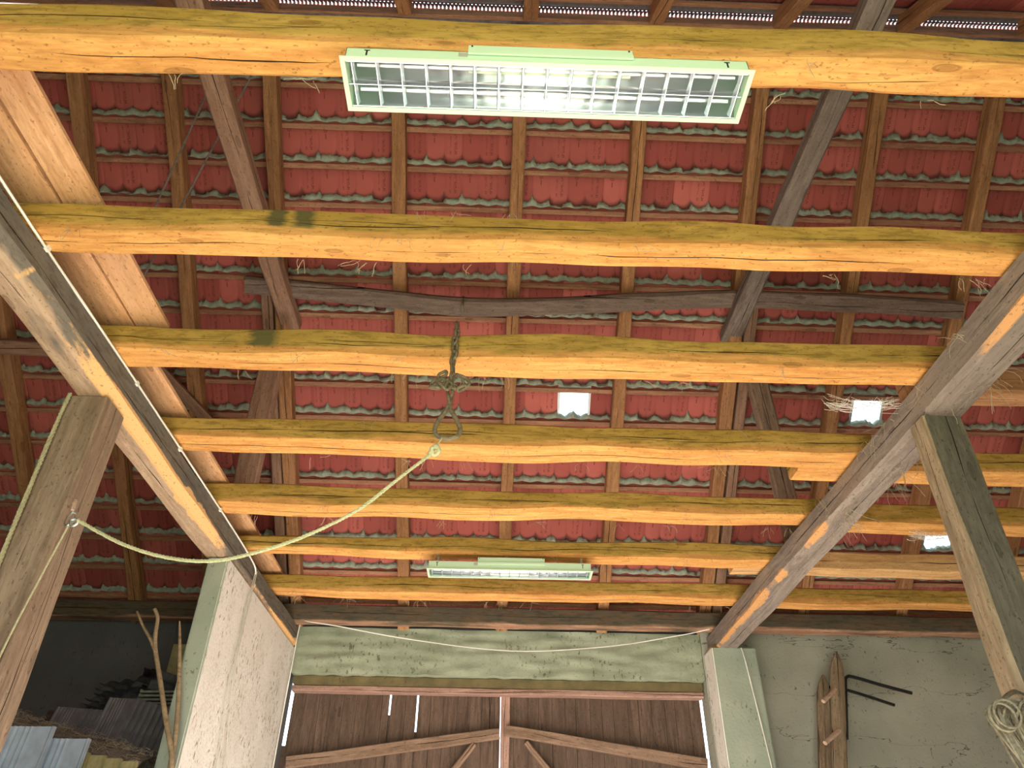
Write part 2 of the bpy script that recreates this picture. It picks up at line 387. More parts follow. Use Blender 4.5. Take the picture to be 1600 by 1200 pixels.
# ------------------------------------------------------------------ setting: floor, walls
HW = 3.93          # wall head
Y_B, Y_F = -1.2, 7.6
XL, XR = -6.4, 6.9
def struct(o): o['kind'] = 'structure'; return o
struct(boxes('floor', [(XL, XR, Y_B - .3, Y_F + .5, -.2, 0)], M['floor']))
struct(boxes('trim_1', [(-60, 60, -80, Y_B - .31, -.3, -.06), (-60, 60, Y_F + .55, 80, -.3, -.06)], M['ground']))
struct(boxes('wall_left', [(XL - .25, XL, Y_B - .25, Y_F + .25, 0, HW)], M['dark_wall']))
struct(boxes('wall_right', [(XR, XR + .25, Y_B - .25, Y_F + .25, 0, HW)], M['back_wall']))
RIDGE_Y = 3.2
def gable(name, x0, x1):
    bm = bmesh.new(); zt = HW + .82 * (Y_F - RIDGE_Y) + .2
    prof = [(Y_B - .25, HW), (Y_F + .25, HW), (RIDGE_Y, zt)]
    A = [bm.verts.new((x0, y, z)) for y, z in prof]; B = [bm.verts.new((x1, y, z)) for y, z in prof]
    bm.faces.new(A); bm.faces.new(B[::-1])
    for i in range(3): bm.faces.new((A[i], B[i], B[(i + 1) % 3], A[(i + 1) % 3]))
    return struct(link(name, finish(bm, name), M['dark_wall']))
gable('wall_left_gable', XL - .25, XL); gable('wall_right_gable', XR, XR + .25)
struct(boxes('wall_rear', [(XL, XR, Y_B - .08, Y_B, HW, 4.06), (XL, -1.97, Y_B - .25, Y_B, 0, HW), (2.2, XR, Y_B - .25, Y_B, 0, HW), (-1.97, 2.2, Y_B - .25, Y_B, 3.34, HW)], M['back_wall']))
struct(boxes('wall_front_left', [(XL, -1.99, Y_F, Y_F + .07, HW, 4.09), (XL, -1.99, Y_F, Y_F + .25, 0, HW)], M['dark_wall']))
struct(boxes('wall_front_right', [(2.14, XR, Y_F, Y_F + .07, HW, 4.09), (2.14, XR, Y_F, Y_F + .25, 0, HW)], M['back_wall']))
# partition wall under the left girder: pale side to the drive, greenish dimmer light painted on its end
bm = bmesh.new(); r_ = bmesh.ops.create_cube(bm, size=1)
for v in r_['verts']: v.co = Vector((-2.045 + v.co.x * .15, 6.4375 + v.co.y * 2.325, 1.85 + v.co.z * 3.7))
bmesh.ops.bevel(bm, geom=[e for e in bm.edges if abs(e.verts[0].co.z - e.verts[1].co.z) > 1], offset=.012, segments=3, affect='EDGES')
bmesh.ops.recalc_face_normals(bm, faces=bm.faces[:])
for f in bm.faces:
    f.material_index = 1 if f.normal.y < -.5 or f.normal.x < -.5 else 0
bmesh.ops.subdivide_edges(bm, edges=bm.edges[:], cuts=3, use_grid_fill=True)
pier = link('wall_driveway', finish(bm, 'wall_driveway'), [M['white_wall'], M['green_shaded_wall']]); struct(pier)
# right pier
bm = bmesh.new(); r_ = bmesh.ops.create_cube(bm, size=1)
for v in r_['verts']: v.co = Vector((2.37 + v.co.x * .44, 7.45 + v.co.y * .3, 1.85 + v.co.z * 3.7))
bmesh.ops.bevel(bm, geom=[e for e in bm.edges if abs(e.verts[0].co.z - e.verts[1].co.z) > 1], offset=.012, segments=3, affect='EDGES')
bmesh.ops.recalc_face_normals(bm, faces=bm.faces[:])
for f in bm.faces: f.material_index = 0 if f.normal.x < -.3 else 1
pr = link('wall_pier', finish(bm, 'wall_pier'), [M['white_wall'], M['green_shaded_wall']]); struct(pr)
# lintel (rough plaster) + brown mortar strip + timber frame
bm = bmesh.new()
nx, nz_ = 90, 16
g_ = [[bm.verts.new((-1.965 + 4.10 * i / nx, 7.63 - .012 - .022 * noise.noise(Vector((i * .12, j * .5, 3))) - (.02 if j > 12 else 0) * 0, 3.47 + .45 * j / nz_ + (.012 * noise.noise(Vector((i * .4, 1, 9))) if j == 0 else 0))) for i in range(nx + 1)] for j in range(nz_ + 1)]
for j in range(nz_):
    for i in range(nx): bm.faces.new((g_[j][i], g_[j][i + 1], g_[j + 1][i + 1], g_[j + 1][i]))
bot = [bm.verts.new((v.co.x, 7.85, v.co.z)) for v in g_[0]]; top = [bm.verts.new((v.co.x, 7.85, v.co.z)) for v in g_[-1]]
for i in range(nx):
    bm.faces.new((g_[0][i + 1], g_[0][i], bot[i], bot[i + 1])); bm.faces.new((g_[-1][i], g_[-1][i + 1], top[i + 1], top[i])); bm.faces.new((bot[i], bot[i + 1], top[i + 1], top[i]))
struct(link('wall_lintel', finish(bm, 'wall_lintel', 50), M['lintel']))
struct(boxes('trim_4', [(-1.99, 2.14, 7.66, 7.74, 3.90, 4.07)], M['dark_wall']))
struct(boxes('trim_2', [(-1.96, 2.13, 7.70, 7.85, 3.385, 3.475)], M['brownstrip'], bev=.012))
struct(beam('trim_3', (-1.96, 7.79, 3.355), (2.13, 7.79, 3.355), .13, .055, M['frame'], wob=.004, cham=.006))

# gate leaves
def leaf(name, x0, x1, gaps, stile):
    o = empty(name, ((x0 + x1) / 2, 7.87, 0), None, None); o['kind'] = 'structure'
    bm = bmesh.new(); x = x0; k = 0
    edges = [x0]
    while x < x1 - .16: x += .125 + .02 * math.sin(k * 2.3); edges.append(x); k += 1
    edges.append(x1)
    for g0 in gaps: edges = [min((e for e in [g0]), key=lambda z: 0) if abs(e - g0) == min(abs(q - g0) for q in edges) else e for e in edges]
    for a, b in zip(edges, edges[1:]):
        ga = .004 if a not in gaps else .0; gb = .004
        y = 7.875 + random.uniform(-.004, .004)
        zt = 3.36
        v = []
        for (xx, zz, dx) in ((a, .05, .0015), (b, .05, -.0015), (b, zt, -.0015 - (.009 if b in gaps else 0)), (a, zt, .0015 + (.009 if a in gaps else 0))):
            v.append((xx + dx, zz))
        F_ = [bm.verts.new((q[0], y - .012, q[1])) for q in v]; B_ = [bm.verts.new((q[0], y + .012, q[1])) for q in v]
        bm.faces.new(F_); bm.faces.new(B_[::-1])
        for i in range(4): bm.faces.new((F_[i], B_[i], B_[(i + 1) % 4], F_[(i + 1) % 4]))
        # cover strip behind the joint except at the open gaps
        if b not in gaps and b != edges[-1]:
            r = bmesh.ops.create_cube(bm, size=1)
            for q in r['verts']: q.co = Vector((b + q.co.x * .03, y + .02 + q.co.y * .012, 1.7 + q.co.z * 3.3))
        elif b in gaps:
            zlo = 3.15 if b == gaps[0] and len(gaps) > 1 else 3.0
            r = bmesh.ops.create_cube(bm, size=1)
            for q in r['verts']: q.co = Vector((b + q.co.x * .03, y + .02 + q.co.y * .012, zlo / 2 + q.co.z * zlo))
    # boards run vertically: grain turned with a rotated object
    me = finish(bm, name); R = Matrix.Rotation(math.pi / 2, 4, 'Y'); me.transform(R.inverted())
    link('boards', me, M['gate'], o, R)
    return o
gl = leaf('door_1', -1.962, .105, [-.995, -.722], 1); gr_ = leaf('door_2', .115, 2.118, [], 0)
boxes('edge_batten', [(-2.02, -1.90, 7.90, 7.92, .05, 2.86)], M['gate'], gl)
beam('rail', (-1.91, 7.82, 2.70), (.10, 7.82, 2.985), .07, .10, M['gaterail'], gl, wob=.006, cham=.006)
beam('rail', (.16, 7.82, 3.01), (2.10, 7.82, 2.745), .07, .10, M['gaterail'], gr_, wob=.006, cham=.006)
beam('brace', (-.14, 7.83, 2.89), (-.62, 7.83, 2.30), .05, .09, M['gaterail'], gl, up=Vector((0, 1, 0)))
beam('brace', (.36, 7.83, 2.91), (.86, 7.83, 2.35), .05, .09, M['gaterail'], gr_, up=Vector((0, 1, 0)))
beam('closing_stile', (.155, 7.845, .05), (.155, 7.845, 3.34), .035, .085, M['frame'], gr_, up=Vector((1, 0, 0)), cham=.004)

# ------------------------------------------------------------------ roof (tiled slopes, battens, mortar)
OFF = .17 * math.hypot(1, .82)          # vertical distance rafter underside -> tile underside
tn = Vector((0, .77328, -.63409)); nn_ = Vector((0, .63409, .77328)); BASE = Vector((0, 7.6, 3.93 + OFF))
def far(x, d, off=0.0): return Vector((x, 0, 0)) + BASE - tn * d + nn_ * off
RLEN = (7.6 - RIDGE_Y) * math.hypot(1, .82)
def near(x, d, off=0.0):
    p = far(x, d, off); return Vector((p.x, 2 * RIDGE_Y - p.y, p.z))
TX0 = .575 - 22 * TILEW; TX1 = TX0 + 42 * TILEW
HOLES = {(22, 6), (31, 6), (34, 2)}  # last opening is made up; its bright square replaces a sunlit cobweb
def tile_slope(fn, name, rows, holes, par):
    bm = bmesh.new(); uvl = bm.loops.layers.uv.new('tile')
    # profile over one tile: two flat pans between recessed rolls, groove at the seam
    prof = [(0, .016), (.025, .014), (.045, .003), (.065, 0), (.24, .0015), (.41, 0), (.44, .003), (.47, .016), (.51, .022), (.55, .016), (.58, .003), (.61, 0), (.75, .0015), (.76, .0035), (.77, .0015), (.95, 0), (.97, .002), (.99, .010)]
    for k in rows:
        d0, d1 = BASE_D + ROW * k - .03, BASE_D + ROW * (k + 1) + .005
        if d0 > RLEN - .1: break
        d1 = min(d1, RLEN - .02)
        vs = [0, .09, .2, .32, .6, 1.0]
        cols = []
        jit = random.uniform(-.01, .01)
        for t in range(42):
            tj = random.uniform(-.003, .003)
            if (t, k) in holes: cols.append(None); continue
            for u, h in prof: cols.append((t + u, h + tj))
        cols.append((42, 0))
        prevring = None
        for c in cols:
            if c is None: prevring = None; continue
            X_ = TX0 + c[0] * TILEW
            ring = []
            for q in vs:
                d = d0 + (d1 - d0) * q; off = .024 * (1 - q) + c[1] * (1.3 if q < .05 else 1.1 if q < .15 else .8 if q < .25 else .4 if q < .4 else .25)
                ring.append((bm.verts.new(fn(X_, d, off)), (c[0], k + q)))
            nxt = []
            if prevring and abs(prevring[0][1][0] - c[0]) < .6:
                for i in range(len(vs) - 1):
                    quad = (prevring[i], ring[i], ring[i + 1], prevring[i + 1])
                    f = bm.faces.new([z[0] for z in quad])
                    for lp, z in zip(f.loops, quad):
                        lp[uvl].uv = (z[1][0] if z is not prevring[i] or True else 0, min(z[1][1], k + .999))
                    f.smooth = True
            prevring = ring
    me = bpy.data.meshes.new(name); bm.to_mesh(me); bm.free()
    o = link(name, me, M['tiles'], par)
    sm = o.modifiers.new('thickness', 'SOLIDIFY'); sm.thickness = .012; sm.offset = 0
    return o
ceil = empty('ceiling', (0, RIDGE_Y, 7.7), None, None); ceil['kind'] = 'structure'
def keep(o, par): o.parent = par; o.matrix_parent_inverse = par.matrix_world.inverted(); return o
keep(tile_slope(far, 'tiled_slope', range(-1, 18), HOLES, None), ceil)
keep(tile_slope(near, 'tiled_slope', range(-1, 16), set(), None), ceil)
def batten(fn, k, x0=TX0 + .02, x1=TX1 - .02):
    d = BASE_D + ROW * k - .040
    if d > RLEN - .03: return
    p0, p1 = fn(x0, d, -.019), fn(x1, d, -.019); up = nn_ if fn is far else Vector((0, -nn_.y, nn_.z))
    keep(beam('batten', p0, p1, .045, .03, M['batten'], None, wob=.005, cham=.003, up=up, seg=150), ceil)
def mortar(fn, k, x0=TX0, x1=TX1):
    d = BASE_D + ROW * k - .006; bm = bmesh.new(); n = 900; rings = []
    for i in range(n + 1):
        x = x0 + (x1 - x0) * i / n
        nz1 = .7 * noise.noise(Vector((x * 12, k * 5.1, 1))) + .55 * noise.noise(Vector((x * 38, k * 3.1, 2))); nz2 = noise.noise(Vector((x * 9, k * 2.7, 5)))
        fu = ((x - TX0) / TILEW) % 1.0; wave = -math.cos(fu * 4 * math.pi)*-1
        top_ = .056 + .040 * nz1 + .006 * wave
        sd_ = min(fu, 1 - fu) * TILEW
        tid = int((x - TX0) / TILEW + .5)
        r = (math.sin(tid * 12.9898 + k * 78.233) * 43758.5453) % 1.0
        if sd_ < .016 and r > .45: top_ += (.02 + .10 * (r - .45)) * (1 - sd_ / .016)
        if r < .2 and sd_ > .05: top_ *= .45 + .3 * abs(nz2)
        th = .016 + .018 * abs(nz1)
        bot_ = .008 + .007 * wave
        rings.append([bm.verts.new(fn(x, d + a, o)) for a, o in ((bot_, .030), (bot_ - .002, -th * .4), (top_ * .35, -th), (top_ * .8, -th * .5), (top_, .012), (top_, .03))])
    for i in range(n):
        A, B = rings[i], rings[i + 1]
        for j in range(5): bm.faces.new((A[j], B[j], B[j + 1], A[j + 1]))
    o = link('mortar_fillet', finish(bm, 'mortar_fillet', 60), M['mortar']); keep(o, ceil)
for k in range(0, 17): batten(far, k); mortar(far, k)
for k in range(0, 16): batten(near, k)
for k in (14, 15): mortar(near, k)
# ridge tiles and perforated vent strip
bm = bmesh.new(); zr = BASE.z + .82 * (7.6 - RIDGE_Y)
def slab(fn, d0, d1, o0, o1):
    P = [fn(x, d, o) for x in (TX0, TX1) for d in (d0, d1) for o in (o0, o1)]; V = [bm.verts.new(p) for p in P]
    for q in ((0, 1, 3, 2), (4, 5, 7, 6), (0, 1, 5, 4), (2, 3, 7, 6), (0, 2, 6, 4), (1, 3, 7, 5)): bm.faces.new([V[i] for i in q])
slab(near, RLEN - .42, RLEN - .13, .03, .045); slab(near, RLEN - .145, RLEN - .13, -.03, .03); slab(far, RLEN - .16, RLEN + .004, -.004, .05)
o = link('ridge_flashing', finish(bm, 'ridge_flashing'), M['oldtile']); keep(o, ceil)
keep(beam('batten', near(TX0 + .02, RLEN - .24, -.019), near(TX1 - .02, RLEN - .24, -.019), .05, .03, M['batten'], None, wob=.004, cham=.003, up=Vector((0, -nn_.y, nn_.z)), seg=100), ceil)
def vent_mat():
    m, nt, b = newmat('perforated_strip'); g = N(nt); tc = g.n('ShaderNodeTexCoord'); s = g.n('ShaderNodeSeparateXYZ'); g.l(tc.outputs['Object'], s.inputs[0])
    b.inputs['Base Color'].default_value = (.02, .016, .016, 1); b.inputs['Roughness'].default_value = .7
    return m
M['vent'] = vent_mat()

# ------------------------------------------------------------------ rafters
up_f = nn_; up_n = Vector((0, -nn_.y, nn_.z))
def und(y): return 3.93 + .82 * (7.6 - y)
RX = [(-5.55, 'leftmost aisle'), (-4.54, 'a'), (-3.61, 'b'), (-2.83, 'c'), (-1.99, 'd'), (-.91, 'e'), (.11, 'f'), (1.14, 'g'), (2.17, 'h'), (3.19, 'i'), (4.20, 'j'), (5.2, 'k'), (6.2, 'l')]
RL = ['rafter furthest left, out in the dark aisle', 'rafter at the left edge, left of the leaning rope post', 'dark rafter left of the roof, between the aisle post and the pale wall', 'rafter behind the two pale boards on the left', 'rafter meeting the lower end of the brown collar beam',
      'rafter crossing above the left quarter of the large lamp, left of the chain', 'rafter just left of the middle skylight, right of the chain', 'rafter just right of the middle skylight', 'rafter behind the lower end of the grey collar beam on the right', 'rafter just left of the skylight by the right girder', 'rafter above the right bay, right of the right skylight', 'rafter at the right edge of the roof', 'rafter furthest right near the gable']
for (x, _), lb in zip(RX, RL):
    h = .14; c = h / 2 / .77328
    dx = .02 * noise.noise(Vector((x * 3, 0, 0)))
    far_y = 7.75
    if x in (-2.83, -3.61, -1.99, 0.11): pass
    r = beam('rafter', (x - dx, far_y, und(far_y) + c), (x + dx, RIDGE_Y + .075, und(RIDGE_Y + .075) + c), .115, h, M['rafter'], wob=.012, cham=.008, up=up_f)
    tag(r, 'brown ' + lb, 'rafter', 'rafters of the far roof slope')
NL = {-2.83: 'first of those seen from the left', -1.99: 'crossing above the brown collar beam', -.91: 'above the left end of the large lamp', .11: 'above the middle of the large lamp', 1.14: 'above the right end of the large lamp', 2.17: 'just left of the grey collar beam', 3.19: 'slanting right of the grey collar beam', 4.20: 'at the top right corner'}
for x, lb in NL.items():
    h = .14; c = h / 2 / .77328
    f2 = lambda y: und(2 * RIDGE_Y - y)
    r = beam('rafter', (x + .07, Y_B + .1, f2(Y_B + .1) + c), (x + .07, RIDGE_Y - .075, f2(RIDGE_Y - .075) + c), .115, h, M['rafter'], wob=.008, cham=.008, up=up_n)
    tag(r, 'brown rafter stub at the very top edge, ' + lb, 'rafter', 'rafters of the near roof slope')
# doubling timbers beside the truss rafters
for x, lb in ((-2.12, 'brown board doubling the rafter above the left girder end'), (2.31, 'brown board doubling the rafter behind the right raking strut')):
    p0 = (x, 7.55, und(7.55) + .1); p1 = (x, 5.0, und(5.0) + .1)
    tag(beam('rafter_board', p0, p1, .10, .12, M['strutbrown'], up=up_f, wob=.006), lb, 'timber')

# ------------------------------------------------------------------ joists
JH = .165
J = [ # y of near face, depth, height, x0, x1, skew, label
 (1.335, .125, .19, -4.2, 4.2, 0.0, 'topmost ceiling joist, yellow-orange, carrying the large lamp'),
 (2.185, .145, .165, -2.16, 2.42, 0.0, 'second ceiling joist from the top, orange, with two dark green stains at left'),
 (3.003, .165, .168, -2.16, 2.42, 0.0, 'third ceiling joist from the top, the one the iron chain hangs from'),
 (3.886, .19, .165, -2.16, 2.42, 0.0, 'fourth ceiling joist from the top, crossing behind the iron ring, below the skylights'),
 (4.772, .185, .163, -2.16, 2.42, 0.0, 'fifth ceiling joist from the top, between the iron ring and the small lamp'),
 (5.600, .14, .145, -2.16, 2.42, 0.0, 'sixth ceiling joist from the top, carrying the small lamp'),
 (6.515, .165, .15, -2.16, 2.42, 0.0, 'seventh ceiling joist from the top, just below the small lamp'),
]
JO = []
for i, (y, d, h, x0, x1, sk, lb) in enumerate(J):
    ch = {3: .018, 0: .014}
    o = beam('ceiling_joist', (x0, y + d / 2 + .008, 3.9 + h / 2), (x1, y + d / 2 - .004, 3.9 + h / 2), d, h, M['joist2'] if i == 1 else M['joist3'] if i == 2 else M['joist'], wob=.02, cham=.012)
    tag(o, lb, 'ceiling joist', 'ceiling joists over the driveway'); JO.append(o)
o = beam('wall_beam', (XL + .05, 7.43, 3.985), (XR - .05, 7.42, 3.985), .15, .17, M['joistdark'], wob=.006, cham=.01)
tag(o, 'dark stained long beam just above the plaster lintel, lowest cross timber', 'beam')
JR = [(3.19, .15, 2.25, 'third row joist of the right bay, level with the right post top'),
      (4.09, .17, 1.93, 'fourth row joist of the right bay, seen right of the right girder beside the post'),
      (4.87, .17, 2.44, 'fifth row joist of the right bay, grey with pale dust on top, behind the post'),
      (5.76, .16, 1.98, 'bright orange joist of the right bay, sixth row, with a long crack'),
      (6.58, .15, 2.44, 'brown joist of the right bay, seventh row, directly under the orange one')]
for i, (y, d, x0, lb) in enumerate(JR):
    m = M['joist'] if i in (1, 2) else (M['wane'] if i == 3 else M['joistdark2'] if 'joistdark2' in M else M['rafter'])
    if i == 4: m = M['joist']
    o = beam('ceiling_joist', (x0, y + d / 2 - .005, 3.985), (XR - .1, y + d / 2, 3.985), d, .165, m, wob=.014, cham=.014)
    tag(o, lb, 'ceiling joist', 'ceiling joists over the right bay')
# dark green stains painted on the second joist: handled as small thin stain films on its side
# ------------------------------------------------------------------ girders and posts
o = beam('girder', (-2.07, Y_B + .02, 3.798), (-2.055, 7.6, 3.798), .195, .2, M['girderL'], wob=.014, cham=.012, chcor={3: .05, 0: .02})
tag(o, 'grey girder at left with a white cable along its top edge', 'girder', 'girders along the driveway')
o = beam('girder', (2.305, Y_B + .02, 3.798), (2.305, 7.6, 3.798), .20, .2, M['girder'], wob=.014, cham=.014, chcor={0: .024})
tag(o, 'grey-brown girder at right, running from the right edge down to the right pier', 'girder', 'girders along the driveway')
o = beam('post', (-2.085, 3.255, 0), (-2.085, 3.255, 3.697), .21, .22, M['post'], up=Vector((0, 1, 0)), wob=.012, cham=.012)
tag(o, 'brown upright post under the left girder with ropes tied to it', 'post', 'posts under the girders')
# right post: brown inner face, shade painted olive on the face towards the camera
def post_right():
    o = beam('post', (2.262, 3.20, 0), (2.295, 3.20, 3.697), .20, .15, M['postR'], up=Vector((0, 1, 0)), wob=.012, cham=.012)
    me = o.data; me.materials.append(M['postshade'])
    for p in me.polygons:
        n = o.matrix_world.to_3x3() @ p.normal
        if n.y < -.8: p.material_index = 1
    return o
bpy.context.view_layer.update()
tag(post_right(), 'upright post under the right girder, brown inner face and shaded olive front face', 'post', 'posts under the girders')
o = beam('brace_timber', (-2.245, 3.405, 3.66), (-2.335, 3.42, 1.2), .14, .06, M['strutbrown'], up=Vector((0, 1, 0)), wob=.01)
tag(o, 'flat brown timber fixed behind the left side of the rope post', 'timber')
# ------------------------------------------------------------------ pale boards lying over the joists at left
PB = [(-1.838, .17, -.4, 3.06, 'pale board lying on the joists at left, inner one of the near pair'), (-2.04, .21, -.4, 3.06, 'pale board on the joists at left, outer one of the near pair beside the girder'),
      (-2.035, .19, 3.08, 7.2, 'narrower pale board continuing towards the gate along the left girder')]
for x, wd, y0, y1, lb in PB:
    o = beam('plank', (x, y0, 4.098), (x, y1, 4.098), wd, .028, M['plank'], wob=.004, cham=.003); tag(o, lb, 'board', 'boards on the joists')
o = beam('plank', (2.62, 2.34, 4.10), (2.62, 5.0, 4.10), .2, .03, M['plank'], wob=.004, cham=.003); tag(o, 'pale board lying on the joists at right, mostly hidden above the right girder', 'board', 'boards on the joists')

# ------------------------------------------------------------------ collar beams, purlins, raking struts
def collar(x0, x1, m, lb):
    p0 = Vector((x0, 5.30, 5.965)); p1 = Vector((x1, 1.12, 5.965))
    o = beam('collar_beam', p0, p1, .165, .13, m, wob=.01, cham=.014); tag(o, lb, 'collar beam', 'collar beams of the roof trusses')
collar(-1.925, -1.865, M['strutbrown'], 'brown collar beam slanting up the left half of the roof')
collar(2.15, 2.17, M['strutgrey'], 'grey collar beam slanting up the right half of the roof, with a split of bare wood')
pts = [(-2.256, 4.869, 6.08), (-1.268, 4.926, 6.033), (-.327, 4.985, 5.984), (.677, 4.945, 6.017), (1.996, 4.88, 6.071), (2.98, 4.876, 6.074), (4.152, 4.904, 6.051)]
def bent_beam(name, pts, wd, ht, mat, up):
    P = smoothpts(pts, 10); p0, p1 = P[0], P[-1]; mw = frame_of(p0, p1, up); inv = mw.inverted(); loc = [inv @ p for p in P]; L = (p1 - p0).length
    def bow(t):
        x = -L / 2 + L * t
        for a, b in zip(loc, loc[1:]):
            if a.x <= x <= b.x + 1e-4:
                f = (x - a.x) / max(1e-6, b.x - a.x); return (a.y + (b.y - a.y) * f, a.z + (b.z - a.z) * f)
        return (0, 0)
    return beam(name, p0, p1, wd, ht, mat, up=up, bow=bow, wob=.012, cham=.02, seg=60)
o = bent_beam('purlin', pts, .155, .11, M['purlin'], nn_); tag(o, 'grey bowed crooked purlin spanning across the rafters behind the collar beams', 'purlin')
tube('iron_strap', [(-.335, 4.935, 6.06), (-.335, 4.905, 5.995), (-.335, 4.90, 5.93), (-.335, 4.97, 5.885)], .012, M['rust'], None, 3, 6); tag(bpy.data.objects['iron_strap'], 'small rusty iron strap wrapped around the bowed purlin', 'strap')
o = beam('purlin', (XL + .05, 5.33, 5.69), (-3.62, 5.355, 5.668), .13, .12, M['strutbrown'], up=nn_); tag(o, 'short brown purlin under the rafters in the left aisle', 'purlin')
o = beam('strut', (-2.09, 5.585, 4.135), (-1.95, 5.09, 5.66), .10, .19, M['strutbrown'], up=Vector((1, 0, 0))); tag(o, 'brown raking strut rising behind the joists at left', 'strut', 'raking struts')
o = beam('strut', (2.50, 5.66, 4.07), (2.225, 5.09, 5.66), .10, .17, M['post'], up=Vector((1, 0, 0))); tag(o, 'dark brown raking strut rising behind the joists at right', 'strut', 'raking struts')
o = beam('wind_brace', (-3.45, 5.20, und(5.2) - .05), (-2.45, 6.12, und(6.12) - .05), .10, .06, M['strutbrown'], up=nn_); tag(o, 'short dark diagonal wind brace under the rafters at left', 'brace')
o = beam('ridge_board', (XL + .05, RIDGE_Y, und(RIDGE_Y) + .09), (XR - .05, RIDGE_Y, und(RIDGE_Y) + .09), .03, .12, M['batten'], wob=.003); tag(o, 'dark ridge board along the top of the roof', 'ridge board')

# perforated ventilation strip: real round holes in a thin strip, small gap of sky behind
def vent_strip():
    bm = bmesh.new(); x = -3.9; d0 = RLEN - .065; pitch = .033; r = .0068; n8 = 8; hh = .072
    while x < 4.6:
        c = [bm.verts.new(near(x + r * math.cos(a), d0 + r * math.sin(a), -.012)) for a in [k * math.pi / 4 + math.pi / 8 for k in range(8)]]
        sq = []
        for k in range(8):
            a = k * math.pi / 4 + math.pi / 8; dx, dd = math.cos(a), math.sin(a)
            s = 1 / max(abs(dx), abs(dd)); sq.append(bm.verts.new(near(x + dx * s * pitch / 2, d0 + dd * s * hh, -.012)))
        for k in range(8): bm.faces.new((c[k], c[(k + 1) % 8], sq[(k + 1) % 8], sq[k]))
        x += pitch
    me = finish(bm, 'vent_strip'); o = link('vent_strip', me, M['vent']); sm = o.modifiers.new('thickness', 'SOLIDIFY'); sm.thickness = .001
    keep(o, ceil)
vent_strip()

# ------------------------------------------------------------------ skylights (glass tiles); the third is made up for a bright spot
for i, (t, k) in enumerate(sorted(HOLES)):
    x0 = TX0 + t * TILEW; x1 = x0 + TILEW; d0 = BASE_D + ROW * k; d1 = d0 + ROW
    o = empty('window_%d' % (i + 1), far((x0 + x1) / 2, (d0 + d1) / 2, .02), None, None); o['kind'] = 'structure'
    bm = bmesh.new(); e = .012
    def ringq(m_, off): return [bm.verts.new(far(a, b, off)) for a, b in ((x0 + m_, d0 + m_), (x1 - m_, d0 + m_), (x1 - m_, d1 - m_), (x0 + m_, d1 - m_))]
    A, B = ringq(0, .002), ringq(.022, .002); C_, D_ = ringq(0, .035), ringq(.022, .035)
    for k2 in range(4):
        l = (k2 + 1) % 4
        bm.faces.new((A[k2], A[l], B[l], B[k2])); bm.faces.new((C_[k2], C_[l], D_[l], D_[k2])); bm.faces.new((A[k2], A[l], C_[l], C_[k2])); bm.faces.new((B[k2], B[l], D_[l], D_[k2]))
    keep(link('window_frame', finish(bm, 'window_frame'), M['darktin']), o)
    bm = bmesh.new(); V = [[bm.verts.new(far(a, b, off)) for a, b in ((x0 + .02, d0 + .02), (x1 - .02, d0 + .02), (x1 - .02, d1 - .02), (x0 + .02, d1 - .02))] for off in (.018, .024)]
    bm.faces.new(V[0]); bm.faces.new(V[1][::-1])
    for q in range(4): bm.faces.new((V[0][q], V[1][q], V[1][(q + 1) % 4], V[0][(q + 1) % 4]))
    keep(link('glass_pane', finish(bm, 'glass_pane'), M['glass']), o)

